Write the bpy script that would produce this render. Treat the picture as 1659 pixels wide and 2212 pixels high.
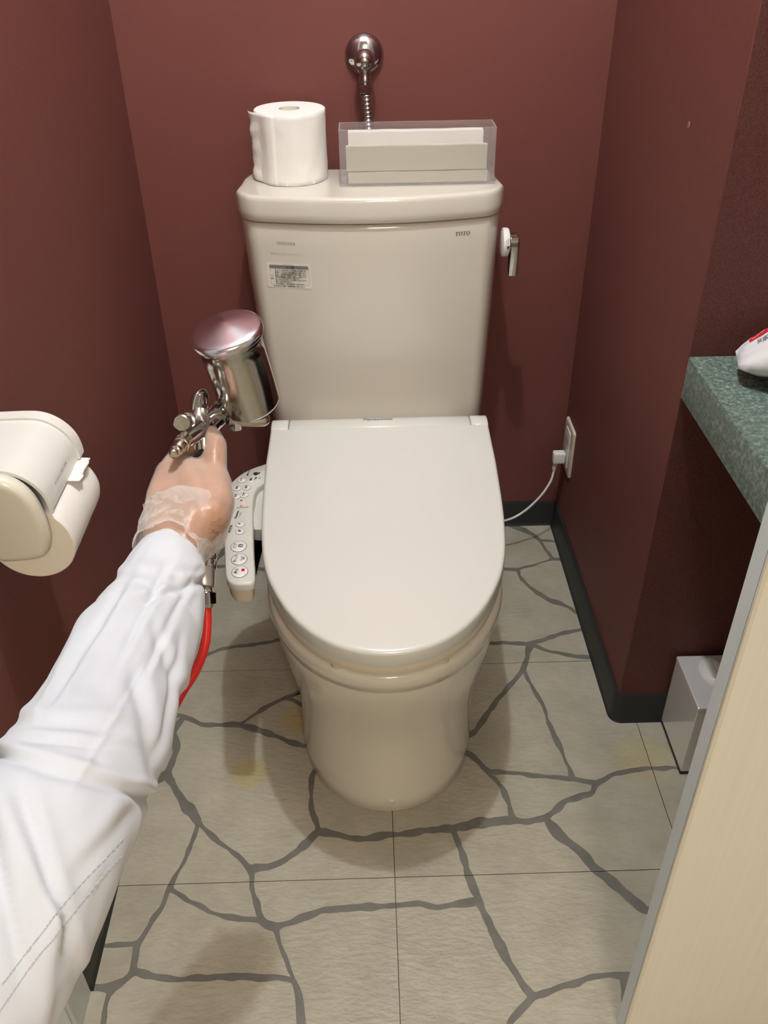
import bpy, bmesh, math, random
from mathutils import Vector, Matrix, noise
from mathutils.bvhtree import BVHTree
random.seed(7)
V = Vector
C = bpy.context.scene.collection
for o in list(bpy.data.objects): bpy.data.objects.remove(o)

# ---------------------------------------------------------------- camera
IW, IH = 1659, 2212
CP = V((-0.0203, -0.7791, 1.2466)); YAW, PIT, ROL, FPX = -0.0161, 0.6189, -0.0158, 1903.67
cy, sy, cp_, sp_ = math.cos(YAW), math.sin(YAW), math.cos(PIT), math.sin(PIT)
FW = V((-sy*cp_, cy*cp_, -sp_)); R0 = V((cy, sy, 0)); U0 = R0.cross(FW)
c_, s_ = math.cos(ROL), math.sin(ROL)
RT = c_*R0 + s_*U0; UP = -s_*R0 + c_*U0
cam_d = bpy.data.cameras.new('camera'); cam = bpy.data.objects.new('camera', cam_d); C.objects.link(cam)
cam.matrix_world = Matrix(((RT.x, UP.x, -FW.x, CP.x), (RT.y, UP.y, -FW.y, CP.y), (RT.z, UP.z, -FW.z, CP.z), (0, 0, 0, 1)))
cam_d.sensor_fit = 'VERTICAL'; cam_d.sensor_height = 36; cam_d.lens = FPX/IH*36; cam_d.clip_start = .01
bpy.context.scene.camera = cam

# ---------------------------------------------------------------- light, world, exposure
w = bpy.data.worlds.new('world'); bpy.context.scene.world = w; w.use_nodes = True
w.node_tree.nodes['Background'].inputs[0].default_value = (1, .95, .88, 1); w.node_tree.nodes['Background'].inputs[1].default_value = .05
def lamp(name, kind, loc, energy, color, size, rot=(0, 0, 0), sy=None):
    l = bpy.data.lights.new(name, kind); l.energy = energy; l.color = color
    if kind == 'AREA':
        l.size = size
        if sy: l.shape = 'RECTANGLE'; l.size_y = sy
    else: l.shadow_soft_size = size
    o = bpy.data.objects.new(name, l); o.location = loc; o.rotation_euler = rot; C.objects.link(o); return o
lamp('toilet_downlight', 'POINT', (0.0, .13, 2.26), 54, (.93, .98, 1.0), .018)
lamp('corridor_lamp', 'AREA', (.22, -2.15, 2.26), 40, (1, .89, .75), .5, (0, 0, 0), .5)
vs = bpy.context.scene.view_settings
vs.view_transform = 'Standard'; vs.look = 'None'; vs.gamma = 1; vs.use_curve_mapping = False; vs.exposure = -0.14

# ---------------------------------------------------------------- helpers
def K(px, py, d):                       # a point seen at (px, py), d metres into the room
    return CP + d*(FW + (px-IW/2)/FPX*RT - (py-IH/2)/FPX*UP)
def ray(px, py): return (FW + (px-IW/2)/FPX*RT - (py-IH/2)/FPX*UP)
def onp(px, py, ax, val):
    d = ray(px, py); t = (val-CP[ax])/d[ax]; return CP + t*d
def link(name, me, m=None, parent=None, smooth=True, autos=None):
    o = bpy.data.objects.new(name, me); C.objects.link(o)
    if m: me.materials.append(m)
    if parent:
        o.parent = parent; o.matrix_parent_inverse = MW(parent).inverted()
    if smooth:
        for p in me.polygons: p.use_smooth = True
    return o
def MW(o):
    m = Matrix.LocRotScale(o.location, o.rotation_euler, o.scale)
    return (MW(o.parent) @ o.matrix_parent_inverse @ m) if o.parent else m
def obj(name, bm, m=None, parent=None, smooth=True, sharp=40):
    bmesh.ops.recalc_face_normals(bm, faces=bm.faces)
    if smooth:
        a = math.radians(sharp)
        for e in bm.edges:
            if len(e.link_faces) == 2 and e.calc_face_angle(0) > a: e.smooth = False
    me = bpy.data.meshes.new(name); bm.to_mesh(me); bm.free()
    return link(name, me, m, parent, smooth)
def empty(name, loc, label, cat, group=None):
    o = bpy.data.objects.new(name, None); C.objects.link(o); o.location = loc; o.empty_display_size = .05
    o['label'] = label; o['category'] = cat
    if group: o['group'] = group
    return o
def tag(o, label, cat, group=None):
    o['label'] = label; o['category'] = cat
    if group: o['group'] = group
    return o
def struct(o): o['kind'] = 'structure'; return o
def box(bm, a, b, bev=0, seg=2, M=None):
    r = bmesh.ops.create_cube(bm, size=1); vs_ = r['verts']
    for v in vs_: v.co = V([a[i]+(v.co[i]+.5)*(b[i]-a[i]) for i in range(3)])
    if bev:
        es = list({e for v in vs_ for e in v.link_edges})
        rr = bmesh.ops.bevel(bm, geom=es, offset=bev, segments=seg, affect='EDGES', profile=.5)
        vs_ = list({v for f in rr['faces'] for v in f.verts} | {v for v in vs_ if v.is_valid})
    if M:
        for v in vs_: v.co = M @ v.co
    return vs_
def BM(): return bmesh.new()
def ringmesh(bm, rings, cap0=True, cap1=True, closed=True):
    vr = [[bm.verts.new(p) for p in r] for r in rings]; n = len(vr[0])
    for i in range(len(vr)-1):
        for j in range(n if closed else n-1):
            k = (j+1) % n
            bm.faces.new((vr[i][j], vr[i][k], vr[i+1][k], vr[i+1][j]))
    if cap0: bm.faces.new(vr[0][::-1])
    if cap1: bm.faces.new(vr[-1])
    return vr
def axis_frame(p, d):
    d = d.normalized(); t = V((0, 0, 1)) if abs(d.z) < .9 else V((1, 0, 0))
    x = t.cross(d).normalized(); y = d.cross(x); return x, y, d
def lathe(bm, p, d, prof, n=40, cap0=True, cap1=True, x0=None):   # prof: (r, h) along d
    x, y, d = axis_frame(p, d)
    rings = [[p + d*h + (x*math.cos(2*math.pi*j/n)+y*math.sin(2*math.pi*j/n))*max(r, 1e-5) for j in range(n)] for r, h in prof]
    ringmesh(bm, rings, cap0, cap1)
def cat(pts, n):                         # Catmull-Rom through points
    P = [pts[0]+(pts[0]-pts[1])] + list(pts) + [pts[-1]+(pts[-1]-pts[-2])]
    out = []
    for i in range(1, len(P)-2):
        for k in range(n):
            t = k/n; a, b, c, d = P[i-1], P[i], P[i+1], P[i+2]
            out.append(.5*((2*b)+(c-a)*t+(2*a-5*b+4*c-d)*t*t+(3*b-a-3*c+d)*t**3))
    out.append(pts[-1]); return out
def tube(bm, pts, rad, n=12, sm=0, cap=True):
    if sm:
        r = rad if isinstance(rad, (list, tuple)) else [rad]*len(pts)
        q = cat([V((*p,)).to_4d()*1 for p in pts], sm)
        rr = cat([V((a, 0, 0)) for a in r], sm); rad = [a.x for a in rr]; pts = [V(a[:3]) for a in q]
    else: rad = rad if isinstance(rad, (list, tuple)) else [rad]*len(pts)
    t = (pts[1]-pts[0]).normalized(); x, y, _ = axis_frame(pts[0], t); rings = []
    for i, p in enumerate(pts):
        t2 = (pts[min(i+1, len(pts)-1)]-pts[max(i-1, 0)]).normalized()
        q = t.rotation_difference(t2); x = q @ x; y = q @ y; t = t2
        rings.append([p+(x*math.cos(2*math.pi*j/n)+y*math.sin(2*math.pi*j/n))*rad[i] for j in range(n)])
    ringmesh(bm, rings, cap, cap)
def inset(poly, d):                      # inward offset of a CCW 2-D outline; d number or list
    n = len(poly); out = []
    for i in range(n):
        a, b, c = poly[i-1], poly[i], poly[(i+1) % n]
        e1 = (b-a); e2 = (c-b)
        if e1.length < 1e-9 or e2.length < 1e-9: out.append(b.copy()); continue
        e1.normalize(); e2.normalize()
        n1 = V((-e1.y, e1.x)); n2 = V((-e2.y, e2.x)); m = n1+n2
        if m.length < .3: m = n1
        m.normalize(); k = d if not isinstance(d, list) else d[i]
        out.append(b+m*k/max(m.dot(n1), .5))
    return out
def slab(bm, outline, levels, f=None):   # outline CCW 2-D, levels [(inset, z)], f maps (x,y,z)
    f = f or (lambda x, y, z: V((x, y, z)))
    rings = [[f(p.x, p.y, z) for p in inset(outline, i)] for i, z in levels]
    ringmesh(bm, rings)
def rrect(x0, y0, x1, y1, r, n=5):
    out = []
    for cx, cyy, a in ((x1-r, y0+r, -90), (x1-r, y1-r, 0), (x0+r, y1-r, 90), (x0+r, y0+r, 180)):
        for k in range(n+1):
            t = math.radians(a+90*k/n); out.append(V((cx+r*math.cos(t), cyy+r*math.sin(t))))
    return out
def ell(cx, cy2, rx, ry, n=32): return [V((cx+rx*math.cos(2*math.pi*k/n), cy2+ry*math.sin(2*math.pi*k/n))) for k in range(n)]
def interp(tab, x):
    if x <= tab[0][0]: return tab[0][1]
    for (a, b), (c, d) in zip(tab, tab[1:]):
        if x <= c: return b+(d-b)*(x-a)/(c-a)
    return tab[-1][1]
def text(name, s, size, M, m, parent, f=None, ext=.0002, space=1.0, bold=0):
    cu = bpy.data.curves.new(name, 'FONT'); cu.body = s; cu.size = size; cu.align_x = 'CENTER'; cu.align_y = 'CENTER'
    cu.space_character = space; cu.offset = bold; cu.resolution_u = 2
    t = bpy.data.objects.new(name, cu); C.objects.link(t)
    me = bpy.data.meshes.new_from_object(t.evaluated_get(bpy.context.evaluated_depsgraph_get()))
    bpy.data.objects.remove(t)
    for v in me.vertices:
        c = M @ v.co; v.co = f(c) if f else c
    return link(name, me, m, parent, False)

# ---------------------------------------------------------------- materials
def mat(name, col, rough=.5, metal=0, coat=0, noise_amt=0, nscale=20, bump=0, bscale=200, col2=None, trans=0, alpha=1, spec=.5, sheen=0, ior=1.45, sss=0, croughness=.05):
    m = bpy.data.materials.new(name); m.use_nodes = True; nt = m.node_tree; b = nt.nodes['Principled BSDF']
    b.inputs['Base Color'].default_value = (*col, 1); b.inputs['Roughness'].default_value = rough; b.inputs['Metallic'].default_value = metal
    b.inputs['Coat Weight'].default_value = coat; b.inputs['Coat Roughness'].default_value = croughness; b.inputs['Transmission Weight'].default_value = trans
    b.inputs['Alpha'].default_value = alpha; b.inputs['Specular IOR Level'].default_value = spec; b.inputs['IOR'].default_value = ior
    b.inputs['Sheen Weight'].default_value = sheen
    if sss: b.inputs['Subsurface Weight'].default_value = sss; b.inputs['Subsurface Radius'].default_value = (.01, .004, .002); b.inputs['Subsurface Scale'].default_value = 1
    tc = nt.nodes.new('ShaderNodeNewGeometry')
    if noise_amt or col2:
        n = nt.nodes.new('ShaderNodeTexNoise'); n.inputs['Scale'].default_value = nscale; n.inputs['Detail'].default_value = 5
        nt.links.new(tc.outputs['Position'], n.inputs['Vector'])
        r = nt.nodes.new('ShaderNodeValToRGB'); c2 = col2 or tuple(c*(1-noise_amt) for c in col)
        r.color_ramp.elements[0].position = .35; r.color_ramp.elements[1].position = .65
        r.color_ramp.elements[0].color = (*c2, 1); r.color_ramp.elements[1].color = (*col, 1)
        nt.links.new(n.outputs['Fac'], r.inputs['Fac']); nt.links.new(r.outputs['Color'], b.inputs['Base Color'])
    if bump:
        n = nt.nodes.new('ShaderNodeTexNoise'); n.inputs['Scale'].default_value = bscale; n.inputs['Detail'].default_value = 4
        nt.links.new(tc.outputs['Position'], n.inputs['Vector'])
        bp = nt.nodes.new('ShaderNodeBump'); bp.inputs['Strength'].default_value = bump; bp.inputs['Distance'].default_value = .001
        nt.links.new(n.outputs['Fac'], bp.inputs['Height']); nt.links.new(bp.outputs['Normal'], b.inputs['Normal'])
    return m
M_ = {}
M_['wall'] = mat('burgundy_wallpaper', (.175, .057, .048), .62, col2=(.125, .039, .033), nscale=900, bump=.35, bscale=700, spec=.35)
M_['wall2'] = mat('burgundy_wallpaper_coarse', (.16, .057, .047), .62, col2=(.105, .034, .03), nscale=420, bump=.6, bscale=350, spec=.35)
M_['black'] = mat('black_vinyl', (.018, .019, .02), .45, bump=.1, bscale=300)
M_['ceil'] = mat('white_ceiling', (.75, .72, .66), .8)
M_['corridor'] = mat('beige_corridor_wall', (.55, .50, .42), .6)
M_['ceramic'] = mat('ivory_ceramic', (.67, .635, .565), .12, coat=.6)
M_['bowl'] = mat('ivory_ceramic_bowl', (.69, .65, .56), .14, coat=.5)
M_['lid'] = mat('ivory_plastic', (.67, .668, .635), .2, coat=.3, croughness=.12)
M_['lid2'] = mat('beige_plastic', (.62, .55, .44), .3)
M_['panel'] = mat('pale_panel_plastic', (.62, .62, .57), .28, coat=.2)
M_['white'] = mat('white_plastic', (.78, .77, .74), .25, coat=.2)
M_['cream'] = mat('cream_plastic', (.76, .72, .61), .25, coat=.2)
M_['paper'] = mat('white_paper', (.86, .84, .81), .85, bump=.35, bscale=160)
M_['paper_end'] = mat('cream_paper_end', (.84, .78, .66), .9, bump=.2, bscale=500)
M_['towel'] = mat('greenish_paper_towel', (.76, .76, .64), .85, bump=.2, bscale=300)
M_['chrome'] = mat('chrome', (.50, .49, .50), .13, 1)
M_['chrome2'] = mat('worn_chrome', (.55, .52, .47), .22, 1, bump=.3, bscale=120)
M_['brass'] = mat('nickel_brass', (.55, .51, .43), .2, 1)
M_['cup'] = mat('spun_steel', (.54, .53, .50), .16, 1, bump=.25, bscale=60)
M_['lidmetal'] = mat('spun_aluminium', (.68, .66, .74), .22, 1)
M_['dark'] = mat('dark_print', (.02, .02, .022), .5)
M_['grey'] = mat('grey_print', (.19, .19, .20), .5)
M_['fade'] = mat('faded_print', (.36, .31, .25), .5)
M_['red'] = mat('red_rubber', (.62, .02, .018), .35, spec=.4)
M_['redprint'] = mat('red_print', (.55, .01, .02), .4)
M_['label'] = mat('white_label', (.74, .71, .66), .4)
M_['skin'] = mat('skin', (.44, .235, .14), .45, col2=(.32, .155, .09), nscale=30, bump=1.0, bscale=150, sss=.12, coat=.12, croughness=.25)
M_['cloth'] = mat('white_cotton', (.60, .62, .68), .85, bump=.10, bscale=900, sheen=.1)
M_['stitch'] = mat('grey_thread', (.42, .46, .52), .8)
M_['bin'] = mat('pearl_metal', (.80, .79, .78), .2, .3, coat=.3)
M_['jamb'] = mat('painted_jamb', (.52, .55, .53), .35)
M_['edge'] = mat('edge_band', (.72, .80, .84), .5)
M_['blue'] = mat('blue_print', (.05, .3, .5), .5)
M_['chip'] = mat('dark_gap', (.01, .01, .01), .9)
def emis(name, col, s):
    m = bpy.data.materials.new(name); m.use_nodes = True; b = m.node_tree.nodes['Principled BSDF']
    b.inputs['Base Color'].default_value = (*col, 1); b.inputs['Emission Color'].default_value = (*col, 1); b.inputs['Emission Strength'].default_value = s; return m
M_['led_red'] = emis('pink_led', (1, .25, .22), 1.2); M_['led_green'] = emis('green_led', (.3, 1, .5), .8)
def clear(name, tint, mixf, rough=.1, colr=(.8, .8, .8)):
    m = bpy.data.materials.new(name); m.use_nodes = True; nt = m.node_tree; nt.nodes.remove(nt.nodes['Principled BSDF'])
    out = nt.nodes['Material Output']; t = nt.nodes.new('ShaderNodeBsdfTransparent'); t.inputs[0].default_value = (*tint, 1)
    p = nt.nodes.new('ShaderNodeBsdfPrincipled'); p.inputs['Base Color'].default_value = (*colr, 1); p.inputs['Roughness'].default_value = rough
    mx = nt.nodes.new('ShaderNodeMixShader'); fr = nt.nodes.new('ShaderNodeLayerWeight'); fr.inputs['Blend'].default_value = .25
    ma = nt.nodes.new('ShaderNodeMath'); ma.operation = 'MULTIPLY_ADD'; ma.inputs[1].default_value = .6; ma.inputs[2].default_value = mixf; ma.use_clamp = True
    nt.links.new(fr.outputs['Facing'], ma.inputs[0]); nt.links.new(ma.outputs[0], mx.inputs[0]); nt.links.new(t.outputs[0], mx.inputs[1]); nt.links.new(p.outputs[0], mx.inputs[2]); nt.links.new(mx.outputs[0], out.inputs[0])
    return m
M_['acryl'] = clear('clear_acrylic', (.95, .945, .94), .11, .08, (.78, .74, .74))
M_['glove'] = clear('thin_vinyl_glove', (.99, .97, .95), .03, .25, (.92, .88, .85))
M_['film'] = clear('bunched_vinyl_film', (.98, .96, .95), .20, .3, (.85, .82, .8))
def mat_counter():
    m = mat('green_speckled_stone', (.13, .19, .155), .38); nt = m.node_tree; b = nt.nodes['Principled BSDF']; g = nt.nodes.new('ShaderNodeNewGeometry')
    n = nt.nodes.new('ShaderNodeTexNoise'); n.inputs['Scale'].default_value = 130; n.inputs['Detail'].default_value = 8; n.inputs['Roughness'].default_value = .75
    vo = nt.nodes.new('ShaderNodeTexVoronoi'); vo.inputs['Scale'].default_value = 260
    r = nt.nodes.new('ShaderNodeValToRGB'); e = r.color_ramp.elements; e[0].position = .32; e[0].color = (.035, .06, .05, 1); e[1].position = .72; e[1].color = (.34, .40, .35, 1)
    k = e.new(.5); k.color = (.10, .155, .125, 1)
    mx = nt.nodes.new('ShaderNodeMix'); mx.data_type = 'RGBA'; mx.blend_type = 'OVERLAY'; mx.inputs['Factor'].default_value = .35
    nt.links.new(g.outputs['Position'], n.inputs['Vector']); nt.links.new(g.outputs['Position'], vo.inputs['Vector'])
    nt.links.new(n.outputs['Fac'], r.inputs['Fac']); nt.links.new(r.outputs['Color'], mx.inputs[6]); nt.links.new(vo.outputs['Distance'], mx.inputs[7]); 
    hs = nt.nodes.new('ShaderNodeHueSaturation'); hs.inputs['Saturation'].default_value = .8; nt.links.new(mx.outputs[2], hs.inputs['Color'])
    nt.links.new(hs.outputs['Color'], b.inputs['Base Color']); return m
M_['counter'] = mat_counter()
def mat_stone():
    m = mat('slate_print_vinyl', (.4, .36, .28), .42, spec=.45); nt = m.node_tree; b = nt.nodes['Principled BSDF']; g = nt.nodes.new('ShaderNodeNewGeometry')
    n = nt.nodes.new('ShaderNodeTexNoise'); n.inputs['Scale'].default_value = 14; n.inputs['Detail'].default_value = 7; n.inputs['Roughness'].default_value = .65
    r = nt.nodes.new('ShaderNodeValToRGB'); e = r.color_ramp.elements; e[0].position = .3; e[0].color = (.33, .305, .24, 1); e[1].position = .7; e[1].color = (.43, .40, .32, 1)
    oi = nt.nodes.new('ShaderNodeObjectInfo'); hv = nt.nodes.new('ShaderNodeHueSaturation'); mr = nt.nodes.new('ShaderNodeMapRange'); mr.inputs[3].default_value = .93; mr.inputs[4].default_value = 1.05
    nt.links.new(oi.outputs['Random'], mr.inputs[0]); nt.links.new(mr.outputs[0], hv.inputs['Value'])
    nt.links.new(g.outputs['Position'], n.inputs['Vector']); nt.links.new(n.outputs['Fac'], r.inputs['Fac']); nt.links.new(r.outputs['Color'], hv.inputs['Color'])
    last = hv.outputs['Color']
    for (x, y, rr, s) in STAINS:                      # yellow splash stains lying on the floor
        d = nt.nodes.new('ShaderNodeVectorMath'); d.operation = 'DISTANCE'; d.inputs[1].default_value = (x, y, 0)
        dn = nt.nodes.new('ShaderNodeVectorMath'); dn.operation = 'SCALE'; dn.inputs['Scale'].default_value = .02
        n3 = nt.nodes.new('ShaderNodeTexNoise'); n3.inputs['Scale'].default_value = 35
        nt.links.new(g.outputs['Position'], n3.inputs['Vector']); nt.links.new(n3.outputs['Color'], dn.inputs[0])
        ad = nt.nodes.new('ShaderNodeVectorMath'); nt.links.new(g.outputs['Position'], ad.inputs[0]); nt.links.new(dn.outputs[0], ad.inputs[1]); nt.links.new(ad.outputs[0], d.inputs[0])
        q = nt.nodes.new('ShaderNodeMapRange'); q.inputs[1].default_value = rr*.4+.012; q.inputs[2].default_value = rr+.012; q.inputs[3].default_value = s; q.inputs[4].default_value = 0
        nt.links.new(d.outputs['Value'], q.inputs[0])
        mx = nt.nodes.new('ShaderNodeMix'); mx.data_type = 'RGBA'; mx.inputs[7].default_value = (.42, .33, .10, 1)
        nt.links.new(q.outputs[0], mx.inputs[0]); nt.links.new(last, mx.inputs[6]); last = mx.outputs[2]
    nt.links.new(last, b.inputs['Base Color'])
    mp = nt.nodes.new('ShaderNodeMapping'); mp.inputs['Rotation'].default_value = (0, 0, .6); mp.inputs['Scale'].default_value = (1, 2.2, 1)
    n2 = nt.nodes.new('ShaderNodeTexNoise'); n2.inputs['Scale'].default_value = 60; n2.inputs['Detail'].default_value = 6
    bp = nt.nodes.new('ShaderNodeBump'); bp.inputs['Strength'].default_value = .55; bp.inputs['Distance'].default_value = .003
    nt.links.new(g.outputs['Position'], mp.inputs[0]); nt.links.new(mp.outputs[0], n2.inputs['Vector']); nt.links.new(n2.outputs['Fac'], bp.inputs['Height']); nt.links.new(bp.outputs['Normal'], b.inputs['Normal'])
    return m
STAINS = [(-.235, .215, .03, .5), (-.155, .33, .03, .6), (.45, .22, .05, .35), (.53, .24, .03, .35), (-.13, .40, .05, .4)]
M_['stone'] = mat_stone()
M_['grout'] = mat('grey_joint_print', (.155, .148, .13), .45, col2=(.125, .118, .10), nscale=30, bump=.3, bscale=80)
M_['doorface'] = mat('pale_woodgrain_door', (.74, .70, .60), .4)
nt = M_['doorface'].node_tree; _g = nt.nodes.new('ShaderNodeNewGeometry'); _m = nt.nodes.new('ShaderNodeMapping'); _m.inputs['Scale'].default_value = (220, 220, 3)
_n = nt.nodes.new('ShaderNodeTexNoise'); _n.inputs['Scale'].default_value = 1; _r = nt.nodes.new('ShaderNodeValToRGB'); _r.color_ramp.elements[0].color = (.80, .765, .68, 1); _r.color_ramp.elements[1].color = (.87, .845, .78, 1)
nt.links.new(_g.outputs['Position'], _m.inputs[0]); nt.links.new(_m.outputs[0], _n.inputs['Vector']); nt.links.new(_n.outputs['Fac'], _r.inputs[0]); nt.links.new(_r.outputs[0], nt.nodes['Principled BSDF'].inputs['Base Color'])

# ---------------------------------------------------------------- room shell
XL, XR, YB, YP, HB, ZC = -.435, .4116, .91, .3025, .065, 2.35
def wallbox(name, a, b, m='wall'):
    bm = BM(); box(bm, a, b); return struct(obj(name, bm, M_[m], None, False))
wallbox('wall_left', (XL-.1, -.16, 0), (XL, YB+.1, ZC))
wallbox('wall_back', (XL, YB, 0), (XR, YB+.1, ZC))
bm = BM(); box(bm, (XR, YP, 0), (1.1, YB+.1, ZC), .0015, 1); struct(obj('wall_right', bm, M_['wall'], None, False))
bm = BM(); box(bm, (XR+.0016, YP-.0008, 0), (1.1, YP+.001, ZC)); struct(obj('wall_recess', bm, M_['wall2'], None, False))
wallbox('wall_far_right', (1.0, -.22, 0), (1.1, YP-.001, ZC))
struct(obj('ceiling', (lambda b: (box(b, (-1.7, -2.6, ZC), (1.9, YB+.1, ZC+.08)), b)[1])(BM()), M_['ceil'], None, False))
wallbox('wall_front_left', (-1.6, -.26, 0), (XL-.012, -.16, ZC), 'ceil')
wallbox('wall_front_header', (XL-.012, -.26, 2.05), (.40, -.17, ZC), 'ceil')
wallbox('wall_front_right', (.36, -.215, 0), (1.7, -.12, ZC), 'ceil')
wallbox('wall_corridor_left', (-1.7, -2.5, 0), (-1.6, -.16, ZC), 'ceil')
wallbox('wall_corridor_right', (1.7, -2.5, 0), (1.8, -.12, ZC), 'ceil')
wallbox('wall_corridor_back', (-1.7, -2.6, 0), (1.8, -2.5, ZC), 'corridor')
def skirting(name, pts):                 # black vinyl cove base, path follows the wall line, body on its right
    bm = BM(); t = .0065; prof = [(0, 0), (t+.004, 0), (t+.0015, .004), (t, .010), (t, HB-.004), (t-.002, HB), (0, HB)]
    dd = []
    for i, p in enumerate(pts):
        a = pts[max(i-1, 0)]; b = pts[min(i+1, len(pts)-1)]
        e1 = (p-a).normalized() if i else (b-p).normalized(); e2 = (b-p).normalized() if i < len(pts)-1 else e1
        n1 = V((e1.y, -e1.x)); n2 = V((e2.y, -e2.x)); m = (n1+n2).normalized(); dd.append(m/max(m.dot(n1), .4))
    ringmesh(bm, [[V((p.x+d.x*u, p.y+d.y*u, z)) for u, z in prof] for p, d in zip(pts, dd)])
    return struct(obj(name, bm, M_['black'], None, True, 50))
skirting('baseboard_left', [V((XL+.0003, -.158)), V((XL+.0003, YB-.0005))])
skirting('baseboard_back', [V((XL+.008, YB-.0003)), V((XR-.0005, YB-.0003))])
rc = .012
skirting('baseboard_right', [V((XR-.0003, YB-.009)), V((XR-.0003, YP+rc))] + [V((XR+rc-rc*math.cos(math.radians(a))-.0003, YP+rc-rc*math.sin(math.radians(a))-.001)) for a in (15, 30, 45, 60, 75, 90)] + [V((.99, YP-.001))])

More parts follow.
